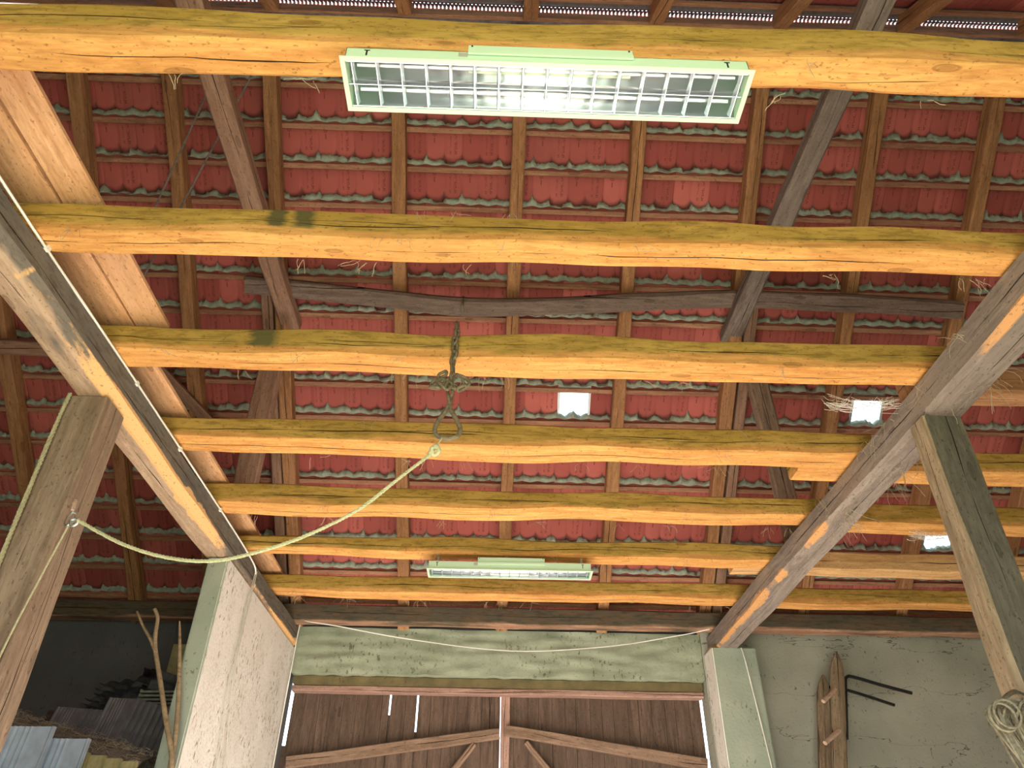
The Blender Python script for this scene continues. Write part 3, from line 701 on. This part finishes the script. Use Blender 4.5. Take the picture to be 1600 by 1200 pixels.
# ------------------------------------------------------------------ lamps
def lamp(cx, cy, z, label, rotz=0.0):
    """louvred twin tube fitting hanging under a joist; z = underside of its frame"""
    L, W = 1.31, .195
    o = empty('louvre_lamp', (cx, cy, z), label, 'ceiling lamp', 'louvred ceiling lamps'); par = o
    T = Matrix.Translation((cx, cy, z)) @ Matrix.Rotation(rotz, 4, 'Z')
    def add(name, bm, mat, sharp=30, p=None):
        q = link(name, finish(bm, name, sharp), mat); q.matrix_world = T; keep(q, p or par); return q
    def bx(bm, x0, x1, y0, y1, z0, z1):
        r = bmesh.ops.create_cube(bm, size=1)
        for v in r['verts']: v.co = Vector(((x0 + x1) / 2 + v.co.x * (x1 - x0), (y0 + y1) / 2 + v.co.y * (y1 - y0), (z0 + z1) / 2 + v.co.z * (z1 - z0)))
    fl = .016; h0 = .004
    bm = bmesh.new(); ins = .014
    bx(bm, -L / 2, L / 2, -W / 2, -W / 2 + fl, 0, h0); bx(bm, -L / 2, L / 2, W / 2 - fl, W / 2, 0, h0)
    bx(bm, -L / 2, -L / 2 + fl, -W / 2 + fl, W / 2 - fl, 0, h0); bx(bm, L / 2 - fl, L / 2, -W / 2 + fl, W / 2 - fl, 0, h0)
    bmesh.ops.bevel(bm, geom=bm.edges[:], offset=.001, segments=1, affect='EDGES'); add('lamp_frame', bm, M['enamel'])
    bm = bmesh.new(); ch = .068; a, c = L / 2 - ins, W / 2 - .011; t = .002
    bx(bm, -a, a, -c, -c + t, h0, ch); bx(bm, -a, a, c - t, c, h0, ch); bx(bm, -a, -a + t, -c, c, h0, ch); bx(bm, a - t, a, -c, c, h0, ch); bx(bm, -a, a, -c, c, ch - t, ch)
    cas = add('casing', bm, M['enamel'])
    for sx in (-1, 1):
        bm = bmesh.new(); bx(bm, sx * .575 - .0025, sx * .575 + .0025, -c - .0012, -c, .028, .054); bx(bm, sx * .575 - .009, sx * .575 + .009, -c - .0012, -c, .054, .058)
        bmesh.ops.remove_doubles(bm, verts=bm.verts[:], dist=.0001); add('mounting_slot', bm, M['black'], p=cas)
    bm = bmesh.new(); bx(bm, -.285, -.255, -c - .0012, -c, .038, .060); add('cable_knockout', bm, M['cablegrey'], p=cas)
    # ballast cover: folded sheet box on top, near side
    bm = bmesh.new(); x0, x1 = -.255, .275; y0, y1 = -c - .006, -c + .075
    bx(bm, x0, x1, y0 + .004, y1, .052, .104); bx(bm, x0, x1, y0 - .003, y0 + .004, .046, .066)
    bmesh.ops.bevel(bm, geom=bm.edges[:], offset=.0015, segments=1, affect='EDGES')
    bc = add('ballast_cover', bm, M['enamel'])
    for sx in (x0 + .012, x1 - .012):
        bm = bmesh.new(); r = bmesh.ops.create_cone(bm, cap_ends=True, segments=10, radius1=.003, radius2=.003, depth=.003, matrix=Matrix.Translation((sx, y0 + .003, .096)) @ Matrix.Rotation(math.pi / 2, 4, 'X'))
        add('screw', bm, M['black'], p=bc)
    # mirror reflector: two parabolic channels
    bm = bmesh.new(); n = 40; R_ = []
    for i in range(n + 1):
        yy = -c + t + (2 * c - 2 * t) * i / n; u = abs(yy) / c
        q = abs((u - .5) * 2)          # 0 at channel centre, 1 at side/middle ridge
        zz = .058 - .045 * q ** 2.4 if yy * 0 == 0 else 0
        if u < .5: zz = .058 - .028 * q ** 2.2
        R_.append((yy, zz))
    A = [bm.verts.new((-a + t, y, z_)) for y, z_ in R_]; B = [bm.verts.new((a - t, y, z_)) for y, z_ in R_]
    for i in range(n): bm.faces.new((A[i], B[i], B[i + 1], A[i + 1]))
    for S in (A, B):
        pass
    ref = add('reflector', bm, M['mirror'], 80); s_ = ref.modifiers.new('thickness', 'SOLIDIFY'); s_.thickness = .001; s_.offset = 1
    # longitudinal rails of the louvre and the cross blades
    bm = bmesh.new(); cc = c - .006
    for yy in (-cc + .002, 0, cc - .002):
        bx(bm, -a + .004, a - .004, yy - .0012, yy + .0012, .004, .010)
    lou = add('louvre', bm, M['mirror'])
    nb = 16
    for i in range(nb + 1):
        x = -a + .02 + (2 * a - .04) * i / nb
        bm = bmesh.new(); m2 = 24; prof = []
        for j in range(m2 + 1):
            yy = -cc + 2 * cc * j / m2; u = abs(yy) / cc; q = 1 - abs((u - .5) * 2)
            prof.append((yy, .030 - .010 * q, .005 + .0 * q))
        f1 = [(bm.verts.new((x - .006, y, zt)), bm.verts.new((x - .0012, y, zb)), bm.verts.new((x + .0012, y, zb)), bm.verts.new((x + .006, y, zt))) for y, zt, zb in prof]
        for p, q in zip(f1, f1[1:]):
            for k in range(4): bm.faces.new((p[k], p[(k + 1) % 4], q[(k + 1) % 4], q[k]))
        bm.faces.new(f1[0]); bm.faces.new(f1[-1][::-1])
        add('louvre_blade', bm, M['mirror'], 60, lou)
    for yy in (-c / 2, c / 2):
        bm = bmesh.new(); bmesh.ops.create_cone(bm, cap_ends=True, segments=20, radius1=.008, radius2=.008, depth=2 * a - .06, matrix=Matrix.Translation((0, yy, .047)) @ Matrix.Rotation(math.pi / 2, 4, 'Y'))
        add('fluorescent_tube', bm, M['mirror'], 40)
    for sx in (-.575, .575):
        bm = bmesh.new(); bx(bm, sx - .008, sx + .008, -.012, .012, ch, 3.905 - z); add('hanger', bm, M['zinc'])
    return o
lamp(.130, 1.39, 3.76, 'large mint-lit white louvred lamp at the top, under the nearest joist', 0.0)
lamp(.130, 5.65, 3.765, 'small distant mint-lit white louvred lamp low in the photo, under the sixth joist', -0.01)

# ------------------------------------------------------------------ chain, ring, ropes
def link_mesh(L=.066, W=.042, r=.0082):
    bm = bmesh.new(); P = []
    for i in range(20):
        a = 2 * math.pi * i / 20; P.append(Vector((math.cos(a) * (W / 2 - r), 0, math.sin(a) * (W / 2 - r) + math.copysign((L - W) / 2, math.sin(a)))))
    sweep(bm, P, r, 7, True); return finish(bm, 'chain_link', 60)
lm = link_mesh(); lm.materials.append(M['rust'])
ch = empty('chain', (-.22, 2.96, 3.9), 'rusty iron chain hanging in front of the third joist, bunched halfway', 'chain')
path = [(-.222, 2.985, 4.085), (-.228, 2.975, 4.05), (-.226, 2.97, 4.015), (-.229, 2.968, 3.98), (-.231, 2.968, 3.945), (-.232, 2.968, 3.91), (-.234, 2.968, 3.875), (-.232, 2.968, 3.84), (-.235, 2.968, 3.805), (-.232, 2.968, 3.77), (-.232, 2.968, 3.735), (-.230, 2.968, 3.70), (-.232, 2.968, 3.665), (-.234, 2.968, 3.63), (-.237, 2.968, 3.598)]
def putlink(p, ax, roll):
    o = bpy.data.objects.new('chain_link', lm); COL.objects.link(o); q = Vector(ax).to_track_quat('Z', 'Y').to_matrix().to_4x4() @ Matrix.Rotation(roll, 4, 'Z')
    o.matrix_world = Matrix.Translation(p) @ q; bpy.context.view_layer.update(); keep(o, ch)
path = [tuple(Vector((-.225, 2.985, 4.09)).lerp(Vector((-.237, 2.966, 3.61)), k / 10) + Vector((.004 * math.sin(k * 2.1), 0, 0))) for k in range(11)]
for i, p in enumerate(path):
    a = Vector(path[max(0, i - 1)]) - Vector(path[min(len(path) - 1, i + 1)])
    putlink(Vector(p), a, .35 + (math.pi / 2 if i % 2 else 0))
loop1 = smoothpts([(-.236, 2.955, 3.735), (-.265, 2.94, 3.75), (-.30, 2.94, 3.71), (-.325, 2.945, 3.67), (-.30, 2.94, 3.665), (-.275, 2.94, 3.70), (-.285, 2.93, 3.675), (-.25, 2.935, 3.66), (-.237, 2.94, 3.71)], 3)
loop2 = smoothpts([(-.228, 2.955, 3.735), (-.20, 2.95, 3.745), (-.165, 2.95, 3.72), (-.16, 2.95, 3.685), (-.19, 2.945, 3.665), (-.222, 2.95, 3.68)], 3)
for lp in (loop1, loop2):
    acc = 0; k = 0
    for i in range(1, len(lp)):
        acc += (lp[i] - lp[i - 1]).length
        if acc > .042: putlink(lp[i], lp[i] - lp[i - 1], .3 + (math.pi / 2 if k % 2 else 0)); acc = 0; k += 1
ring = [(-.237, 2.968, 3.585), (-.222, 2.968, 3.545), (-.192, 2.966, 3.49), (-.175, 2.965, 3.44), (-.188, 2.965, 3.405), (-.235, 2.965, 3.39), (-.282, 2.965, 3.405), (-.295, 2.965, 3.44), (-.280, 2.966, 3.49), (-.250, 2.968, 3.545)]
tube('lifting_ring', smoothpts(ring + ring[:1], 5)[:-1], .0115, M['rust'], None, 0, 10, closed=True); tag(bpy.data.objects['lifting_ring'], 'pear-shaped rusty iron ring hanging at the end of the chain', 'ring')
rp = [(-.256, 2.96, 3.388), (-.29, 2.96, 3.313), (-.448, 2.97, 3.167), (-.605, 2.99, 3.027), (-.814, 3.01, 2.91), (-1.025, 3.03, 2.834), (-1.214, 3.05, 2.80), (-1.418, 3.07, 2.82), (-1.635, 3.08, 2.884), (-1.862, 3.09, 2.992)]
o = tube('rope', rp[1:], .0088, M['rope'], None, 8, twist=True); tag(o, 'pale green rope sagging from the iron ring to the left post', 'rope')
kn = tube('knot', [(-.275, 2.96, 3.335), (-.30, 2.948, 3.325), (-.29, 2.965, 3.30), (-.265, 2.955, 3.315), (-.285, 2.95, 3.34), (-.31, 2.96, 3.30)], .010, M['rope'], o, 6)
tube('lashing', [rp[0], (-.27, 2.955, 3.36), (-.288, 2.96, 3.32)], .0045, M['oldrope'], o, 5)
o = tube('rope', [(-2.165, 3.13, 3.70), (-2.165, 3.125, 3.55), (-2.16, 3.125, 3.2), (-2.152, 3.125, 2.85), (-2.14, 3.125, 2.5), (-2.13, 3.125, 2.0)], .011, M['oldrope'], None, 6, twist=True); tag(o, 'thick old hemp rope hanging down the front of the left post', 'rope')
o = tube('shackle', smoothpts([(-1.915, 3.125, 3.05), (-1.895, 3.12, 3.035), (-1.89, 3.11, 3.0), (-1.905, 3.10, 2.97), (-1.925, 3.11, 2.985), (-1.925, 3.12, 3.03), (-1.915, 3.125, 3.05)], 5)[:-1], .006, M['zinc'], None, 0, 8, closed=True); tag(o, 'shiny galvanised shackle holding the pale rope on the left post', 'shackle')
tube('rope_thimble', smoothpts([(-1.90, 3.10, 2.995), (-1.88, 3.10, 3.005), (-1.862, 3.10, 2.995), (-1.87, 3.10, 2.975), (-1.89, 3.10, 2.97), (-1.90, 3.10, 2.995)], 4)[:-1], .006, M['zinc'], o, 0, 8, closed=True)
o = tube('hook_nail', [(-1.955, 3.16, 3.11), (-1.925, 3.12, 3.10), (-1.915, 3.11, 3.05)], .009, M['peg'], None, 4); tag(o, 'short wooden peg in the left post above the shackle', 'peg')
o = tube('cord', [(-1.90, 3.10, 2.975), (-1.945, 3.115, 2.72), (-1.975, 3.12, 2.5), (-2.00, 3.12, 2.2)], .0045, M['oldrope'], None, 6); tag(o, 'thin cord running down from the shackle on the left post', 'cord')

# cables
pts = [(-1.957, 1.6, 3.895), (-1.957, 2.26, 3.888), (-1.955, 2.9, 3.892), (-1.955, 3.6, 3.893), (-1.955, 4.336, 3.893), (-1.953, 5.0, 3.888), (-1.945, 5.5, 3.87), (-1.945, 5.80, 3.85), (-1.94, 5.86, 3.80)]
o = tube('cable', pts, .0065, M['cable'], None, 6, 6); tag(o, 'white electric cable clipped along the upper edge of the left girder', 'cable')
for y in (2.3, 3.3, 4.0, 4.85): boxes('cable_clip', [(-1.965, -1.945, y - .012, y + .012, 3.878, 3.90)], M['cable'], o)
for i, (x, pts) in enumerate([(0, [(-1.945, 5.86, 3.82), (-1.95, 5.845, 3.55), (-1.95, 5.835, 3.30), (-1.95, 5.80, 2.97), (-1.95, 5.92, 2.55), (-1.95, 5.96, 2.2)]), (1, [(-1.94, 5.88, 3.83), (-1.945, 5.87, 3.5), (-1.945, 5.86, 3.28), (-1.945, 5.90, 2.95), (-1.945, 6.10, 2.50), (-1.945, 6.15, 2.2)])]):
    o = tube('cable', pts, .0045, M['cablegrey'], None, 6, 6); tag(o, ('outer' if i == 0 else 'inner') + ' of the two grey cables hanging down the pale wall', 'cable', 'grey cables on the pale wall')
o = tube('cable', [(-1.95, 7.52, 2.4), (-1.95, 7.52, 2.9), (-1.94, 7.50, 3.5), (-1.935, 7.5, 3.85), (-1.915, 7.49, 3.955), (-1.82, 7.335, 3.885), (-1.55, 7.335, 3.85), (-.79, 7.33, 3.73), (.2, 7.33, 3.64), (1.13, 7.33, 3.70), (1.85, 7.33, 3.82), (2.16, 7.30, 3.88)], .006, M['cable'], None, 8, 6); tag(o, 'white cable sagging in front of the plaster lintel from wall to girder', 'cable')
o = tube('cable', [(2.44, 7.285, 3.70), (2.455, 7.28, 3.60), (2.495, 7.285, 3.18), (2.54, 7.285, 2.64), (2.57, 7.285, 2.2)], .0065, M['cable'], None, 8, 6); tag(o, 'white cable running down the front of the right pier', 'cable')
# clothes-line like thin bars against the far tiles at top left
for a, b, lb in (((-2.30, 3.39, 7.08), (-3.30, 4.797, 5.928), 'thin grey bar slanting down left behind the brown collar beam, left one of a pair'), ((-2.00, 3.38, 7.09), (-3.24, 4.92, 5.82), 'thin grey bar slanting down left behind the brown collar beam, right one of a pair')):
    o = tube('thin_bar', [a, b], .009, M['strutgrey'], None, 0, 6); tag(o, lb, 'bar', 'thin bars at upper left')

# ------------------------------------------------------------------ left loft: deck, tiles, straw, sticks
bm_l = [(XL + .02, -1.93, 4.65 + i * .15, 4.65 + i * .15 + .145, 2.06, 2.1) for i in range(4)] + [(XL + .02, -2.13, 5.26 + i * .15, 5.26 + i * .15 + .145, 2.06, 2.1) for i in range(15)]
dk = empty('loft_deck', (-4, 6, 0), 'plank deck in the left aisle under the straw and the old tiles', 'deck')
boxes('deck_boards', bm_l, M['plank'], dk)
for x in (-6.1, -4.1, -2.3):
    for y in (4.75, 7.3): boxes('leg', [(x - .07, x + .07, y - .07, y + .07, 0, 2.06)], M['post'], dk)
def wavy_tile(name, mat, L=.40, W=.30, amp=.018):
    bm = bmesh.new(); n = 26; V = []
    for j in range(5):
        row = []
        for i in range(n + 1):
            u = i / n; z = amp * math.cos(u * (6 if W > .4 else 4) * math.pi) + (.008 if i > n - 2 else 0)
            row.append(bm.verts.new((u * W - W / 2, j / 4 * L - L / 2, z + (.006 if j == 4 else 0))))
        V.append(row)
    for j in range(4):
        for i in range(n): bm.faces.new((V[j][i], V[j][i + 1], V[j + 1][i + 1], V[j + 1][i]))
    r = bmesh.ops.solidify(bm, geom=bm.faces[:], thickness=.014)
    return finish(bm, name, 50)
def flat_tile(name, W=.30, L=.36, T=.018, ribs=True):
    bm = bmesh.new(); n = 30; top = []; bot = []
    for j, yy in enumerate((-L / 2, L / 2)):
        rt = []; rb = []
        for i in range(n + 1):
            u = i / n; h = T / 2 + (.006 * (1 if (u * 9) % 1 < .5 and ribs and u < .6 else 0)) + (.008 if u < .04 or u > .96 else 0)
            rt.append(bm.verts.new((u * W - W / 2, yy, h))); rb.append(bm.verts.new((u * W - W / 2, yy, -T / 2)))
        top.append(rt); bot.append(rb)
    for i in range(n):
        bm.faces.new((top[0][i], top[0][i + 1], top[1][i + 1], top[1][i])); bm.faces.new((bot[0][i], bot[1][i], bot[1][i + 1], bot[0][i + 1]))
        for j in (0, 1): bm.faces.new((top[j][i], top[j][i + 1], bot[j][i + 1], bot[j][i]) if j else (top[j][i], bot[j][i], bot[j][i + 1], top[j][i + 1]))
    for i in (0, n): bm.faces.new((top[0][i], top[1][i], bot[1][i], bot[0][i]))
    return finish(bm, name, 30)
wt = wavy_tile('wavy_roof_tile', None, .42, .50, .016); wt.materials.append(M['oldtile'])
wn_ = wavy_tile('wavy_roof_tile', None, .30, .20, .012); wn_.materials.append(M['oldtile'])
fl_ = flat_tile('flat_roof_tile', .44, .34, .016, False); fl_.materials.append(M['slabgreen'])
ft = flat_tile('flat_roof_tile', .30, .38); ft.materials.append(M['slab'])
pt = flat_tile('ribbed_roof_tile', .33, .40); pt.materials.append(M['paletile'])
ot = flat_tile('narrow_roof_tile', .30, .30, .05, False); ot.materials.append(M['ochretile'])
def place(me, name, mw, label, cat, group):
    o = bpy.data.objects.new(name, me); COL.objects.link(o); o.matrix_world = mw; return tag(o, label, cat, group)
def RZ(a): return Matrix.Rotation(math.radians(a), 4, 'Z')
def RXm(a): return Matrix.Rotation(math.radians(a), 4, 'X')
def RY(a): return Matrix.Rotation(math.radians(a), 4, 'Y')
# wooden block stack carrying the wavy tiles
def crate(x0, x1, y0, y1, z0, z1, label):
    o = empty('timber_block', ((x0 + x1) / 2, (y0 + y1) / 2, z0), label, 'block')
    n = 4
    for i in range(n):
        h = (z1 - z0) / n; boxes('squared_timber', [(x0, x1, y0, y1, z0 + i * h + .004, z0 + (i + 1) * h)], M['gate'], o, .006)
crate(-3.55, -2.52, 6.45, 6.95, 2.1, 2.86, 'dark timber blocks under the stack of wavy tiles in the left aisle')
z = 2.90
for i in range(6):
    T = Matrix.Translation((-3.13 + .028 * i + random.uniform(-.02, .02), 6.72, z)) @ RZ(-24 + random.uniform(-2.5, 2.5))
    place(wt, 'wavy_roof_tile', T, 'dark wavy tile lying in the stack on the left loft', 'roof tile', 'wavy tiles lying stacked'); z += .041
for i in range(3):
    T = Matrix.Translation((-2.86 + i * .05, 6.62 + i * .02, 3.11)) @ RZ(-24) @ RY(-60 + 6 * i)
    place(wn_, 'wavy_roof_tile', T, 'dark wavy tile standing on its side at the right end of the tile stack', 'roof tile', 'wavy tiles standing on the stack')
for i in range(5):
    T = Matrix.Translation((-2.62 + random.uniform(-.015, .015), 6.55, 2.88 + i * .03)) @ RZ(-4)
    place(fl_, 'flat_roof_tile', T, 'flat dark tile in the low pile whose long edges show, behind the forked stick', 'roof tile', 'flat tiles lying edge-on')
for i in range(8):
    T = Matrix.Translation((-2.80 + i * .045, 6.02 + i * .015, 2.68 - i * .008)) @ RZ(-26 - i * 1.5) @ RXm(82) @ RZ(-6)
    place(ft, 'flat_roof_tile', T, 'first big slate-coloured tile standing in front of the row by the forked stick' if i == 0 else 'slate-coloured tile standing edge-on in the row behind the forked stick', 'roof tile', None if i == 0 else 'flat tiles standing in a row')
for i in range(4):
    T = Matrix.Translation((-3.20 + i * .035, 6.08 + i * .012, 2.62)) @ RZ(-22) @ RXm(80) @ RZ(-6)
    place(ft, 'flat_roof_tile', T, 'slate-coloured tile standing further left behind the straw heap', 'roof tile', 'flat tiles standing further left')
boxes('timber_rest', [(-3.4, -2.3, 5.9, 6.3, 2.1, 2.46)], M['gate'], None, .01); tag(bpy.data.objects['timber_rest'], 'dark timber under the standing slate-coloured tiles', 'timber')
# pale tiles in front
T = Matrix.Translation((-2.80, 4.93, 2.27)) @ RZ(-4) @ RXm(84); place(pt, 'ribbed_roof_tile', T, 'large pale blue-lit grey ribbed tile standing at the lower left corner', 'roof tile', None)
T = Matrix.Translation((-2.595, 4.985, 2.215)) @ RZ(-4) @ RXm(84); place(pt, 'ribbed_roof_tile', T, 'pale blue-lit grey tile standing behind and right of the large ribbed one', 'roof tile', None)
for i in range(4):
    T = Matrix.Translation((-2.50 + i * .092 - .02, 5.03 + i * .02, 2.195 - i * .012)) @ RZ(-4) @ RXm(86)
    oo = place(ot, 'narrow_roof_tile', T @ Matrix.Diagonal((.62, 1, .5, 1)), ['first and highest', 'second', 'third', 'fourth and lowest'][i] + ' of the ochre tiles stepping right at the lower left', 'roof tile', 'ochre tiles in steps')
# straw heap: mound mesh + strands
bm = bmesh.new(); nx, ny = 70, 24; V = []
def straw_h(x, y):
    t = min(1, max(0, (x + 3.2) / 1.3)); ridge = 2.64 - .33 * t ** .9
    e = 1 - abs((y - 5.38) / .42) ** 2.2
    return 2.105 + max(0, (ridge - 2.105) * max(0, e)) + .03 * noise.noise(Vector((x * 7, y * 7, 2))) * max(0, e)
for j in range(ny + 1):
    V.append([bm.verts.new((-4.2 + (2.04) * i / nx, 4.97 + .84 * j / ny, straw_h(-4.2 + 2.04 * i / nx, 4.97 + .84 * j / ny))) for i in range(nx + 1)])
for j in range(ny):
    for i in range(nx): bm.faces.new((V[j][i], V[j][i + 1], V[j + 1][i + 1], V[j + 1][i]))
for f in list(bm.faces): pass
rnd = random.Random(3)
for i in range(1500):
    x = rnd.uniform(-3.9, -2.2); y = rnd.uniform(5.05, 5.6); zz = straw_h(x, y) + rnd.uniform(-.01, .02)
    a = rnd.uniform(0, 6.28); l = rnd.uniform(.03, .09); up = rnd.uniform(-.02, .035)
    p = [Vector((x, y, zz)), Vector((x + math.cos(a) * l / 2, y + math.sin(a) * l / 2, zz + up)), Vector((x + math.cos(a + .5) * l, y + math.sin(a + .5) * l, zz + up * .6))]
    nf = len(bm.faces); sweep(bm, p, .0013, 3)
me = finish(bm, 'straw_heap', 70)
for p in me.polygons: p.material_index = 0 if p.index < nx * ny else 1
o = link('straw_heap', me, [M['hay'], M['straw']]); tag(o, 'heap of grey straw sloping down to the right on the left loft', 'straw', kind='stuff')
# sticks
o = tube('forked_stick', [(-1.93, 5.12, 2.1), (-1.955, 5.12, 2.32), (-2.06, 5.13, 2.55), (-2.17, 5.13, 2.80), (-2.255, 5.13, 2.99), (-2.285, 5.13, 3.10), (-2.30, 5.13, 3.2), (-2.335, 5.12, 3.26)], .016, M['stick'], None, 6, 8, rf=lambda t: 1.15 - .4 * t); tag(o, 'forked wooden stick standing against the pale wall', 'stick')
tube('branch', [(-2.255, 5.13, 2.98), (-2.31, 5.13, 3.06), (-2.38, 5.13, 3.14), (-2.45, 5.12, 3.24)], .012, M['stick'], o, 6, 8, rf=lambda t: 1.05 - .4 * t)
o = tube('pole', [(-1.965, 5.17, 2.1), (-2.0, 5.18, 2.5), (-2.09, 5.19, 2.9), (-2.17, 5.19, 3.20)], .015, M['stick'], None, 6, 8, rf=lambda t: 1.1 - .75 * t ** 3); tag(o, 'pointed wooden pole right of the forked stick', 'pole')
boxes('board', [(-3.15, -3.00, 7.54, 7.58, 2.1, 3.7)], M['ochretile'], None, .003); tag(bpy.data.objects['board'], 'narrow ochre board leaning on the dark wall behind the forked stick', 'board')

# ------------------------------------------------------------------ right wall: hurdle, steel hooks, wire bundle
hd = empty('wooden_hurdle', (3.1, 7.35, 0), 'old wooden rack of two pointed uprights with pegs against the right wall', 'rack')
def upright(name, pb, pt_, wd, par):
    pb, pt_ = Vector(pb), Vector(pt_); bm = bmesh.new(); L = (pt_ - pb).length; rings = []
    for i in range(41):
        t = i / 40; s = 1.0
        if t > .94: s = max(.05, 1 - ((t - .94) / .06) ** 2 * .9)
        s *= 1 + .05 * noise.noise(Vector((t * 9, pb.x, 0)))
        x = -L / 2 + L * t
        rings.append([bm.verts.new((x, math.cos(a) * wd / 2 * s * (1.15 if abs(math.cos(a)) > .5 else 1), math.sin(a) * .028 * (s ** .5))) for a in [math.pi / 8 + k * math.pi / 4 for k in range(8)]])
    for A, B in zip(rings, rings[1:]):
        for k in range(8): bm.faces.new((A[k], A[(k + 1) % 8], B[(k + 1) % 8], B[k]))
    bm.faces.new(rings[0][::-1]); bm.faces.new(rings[-1])
    o = link(name, finish(bm, name), M['hurdle'], par, frame_of(pb, pt_, Vector((0, -1, 0)))); return o
upright('upright', (2.45, 7.22, .0), (3.26, 7.44, 3.50), .125, hd)
upright('upright', (2.50, 7.10, .0), (3.41, 7.36, 3.70), .125, hd)
for p0, p1 in (((3.125, 7.26, 3.215), (3.295, 7.33, 3.335)), ((3.04, 7.22, 2.85), (3.205, 7.29, 2.955))):
    tube('peg', [p0, p1, Vector(p1) + Vector((.05, .03, .02))], .026, M['peg'], hd, 4, 8, rf=lambda t: .8 + .3 * t)
o = tube('steel_hook', [(3.335, 7.42, 2.92), (3.40, 7.42, 3.2), (3.452, 7.42, 3.43), (3.475, 7.42, 3.475), (3.54, 7.42, 3.482), (3.80, 7.42, 3.41), (4.08, 7.42, 3.34)], .019, M['black'], None, 4, 4); tag(o, 'upper black bent steel bar on the right wall, right of the rack', 'steel bar', 'bent steel bars')
o = tube('steel_hook', [(3.165, 7.50, 2.86), (3.26, 7.50, 3.25), (3.29, 7.50, 3.375), (3.36, 7.50, 3.40), (3.55, 7.50, 3.36), (3.92, 7.50, 3.245)], .017, M['black'], None, 4, 4); tag(o, 'lower black bent steel bar, passing behind the rack on the right wall', 'steel bar', 'bent steel bars')
# bundle of wire and old rope hung on the right post
rnd = random.Random(11); bm = bmesh.new()
for i in range(34):
    cx = 1.985 + rnd.uniform(-.03, .03) + .005 * i; cy = 3.03 + rnd.uniform(-.05, .05); rx = rnd.uniform(.06, .10)
    P = []
    for k in range(24):
        a = 2 * math.pi * k / 24; sag = (.30 + .12 * (i % 3)) if math.sin(a) < 0 else .07
        P.append(Vector((cx + .06 + math.cos(a) * rx + (.10 if math.sin(a) < 0 else 0) * abs(math.sin(a)), cy + .02 * math.sin(3 * a + i), 2.22 + math.sin(a) * sag * rnd.uniform(.93, 1.05))))
    sweep(bm, P, .006, 5, True)
P = [Vector((1.955 + .05 * math.cos(a), 2.96, 2.215 + .05 * math.sin(a))) for a in [k * math.pi / 12 for k in range(24)]]
sweep(bm, P, .006, 5, True); sweep(bm, [p + Vector((.008, -.02, .008)) for p in P], .005, 5, True)
o = link('rope_bundle', finish(bm, 'rope_bundle', 70), M['ropedark']); tag(o, 'tangled bundle of old rope hanging at the foot of the right post', 'rope bundle')
o = tube('post_hook', [(2.20, 3.14, 2.33), (2.12, 3.08, 2.335), (2.05, 3.03, 2.31), (2.02, 3.02, 2.29)], .010, M['rust'], None, 4, 6); tag(o, 'rusty hook in the right post holding the rope bundle', 'hook')

# ------------------------------------------------------------------ straw wisps and cobwebs
def wisps(name, spots, mat, label, cat, r=.0012, n=5, L=.12, seed=1):
    rnd = random.Random(seed); bm = bmesh.new()
    for (x, y, z) in spots:
        for i in range(rnd.randint(2, n)):
            p = Vector((x + rnd.uniform(-.04, .04), y + rnd.uniform(-.01, .01), z)); P = [p]; d = Vector((rnd.uniform(-1, 1), rnd.uniform(-.2, .2), rnd.uniform(-1, -.1))).normalized()
            for k in range(5):
                d = (d + Vector((rnd.uniform(-.6, .6), rnd.uniform(-.3, .3), rnd.uniform(-.6, .3)))).normalized(); p = p + d * L / 5 * rnd.uniform(.4, 1.2); P.append(p)
            sweep(bm, P, r, 3)
    o = link(name, finish(bm, name, 70), mat); tag(o, label, cat, kind='stuff'); return o
rnd = random.Random(5)
sp = []
for i, (y, d, h, x0, x1, sk, lb) in enumerate(J):
    for k in range(16): sp.append((rnd.uniform(max(x0, -1.9), min(x1, 2.3)), y + rnd.choice((d + .004, d + .004, 0)), 3.9 + (0 if rnd.random() < .7 else h)))
wisps('hay_wisps', sp, M['straw'], 'loose hay wisps caught along the edges of the ceiling joists', 'hay', n=4, L=.09)
wisps('hay_wisps', [(2.20 + rnd.uniform(-.0, .2), rnd.uniform(2.4, 4.6), 3.695) for k in range(14)] + [(2.19, rnd.uniform(2.3, 4.6), 3.85) for k in range(8)] + [(2.5, 3.0, 3.9), (2.48, 2.9, 3.88), (2.45, 3.3, 3.72)], M['straw'], 'dry hay hanging on the right girder above the right post', 'hay', n=6, L=.22, seed=4)
def web(name, c, rx, rz, label, y0, seed):
    rnd = random.Random(seed); bm = bmesh.new()
    for i in range(70):
        a = Vector(c) + Vector((rnd.uniform(-rx, rx), rnd.uniform(-.03, .03), rnd.uniform(-rz, rz))); b = Vector(c) + Vector((rnd.uniform(-rx, rx), rnd.uniform(-.03, .03), rnd.uniform(-rz, rz) * .6))
        m_ = (a + b) / 2 - Vector((0, 0, .02)); sweep(bm, [a, (a + m_) / 2 - Vector((0, 0, .006)), m_, (b + m_) / 2 - Vector((0, 0, .006)), b], .0009, 3)
    o = link(name, finish(bm, name, 70), M['web']); tag(o, label, 'cobweb', kind='stuff')
web('cobweb', (2.00, 3.30, 3.885), .22, .05, 'white cobweb below the right skylight, between the third joist and the girder', 0, 2)
web('cobweb', (3.22, 4.95, 3.862), .20, .045, 'bright white cobweb left of the right post', 0, 3)
bpy.context.view_layer.update()

for o in bpy.data.objects:
    if o.get('label') and not 4 <= len(o['label'].replace('-', ' ').split()) <= 16: print('LABEL', len(o['label'].split()), o['label'])
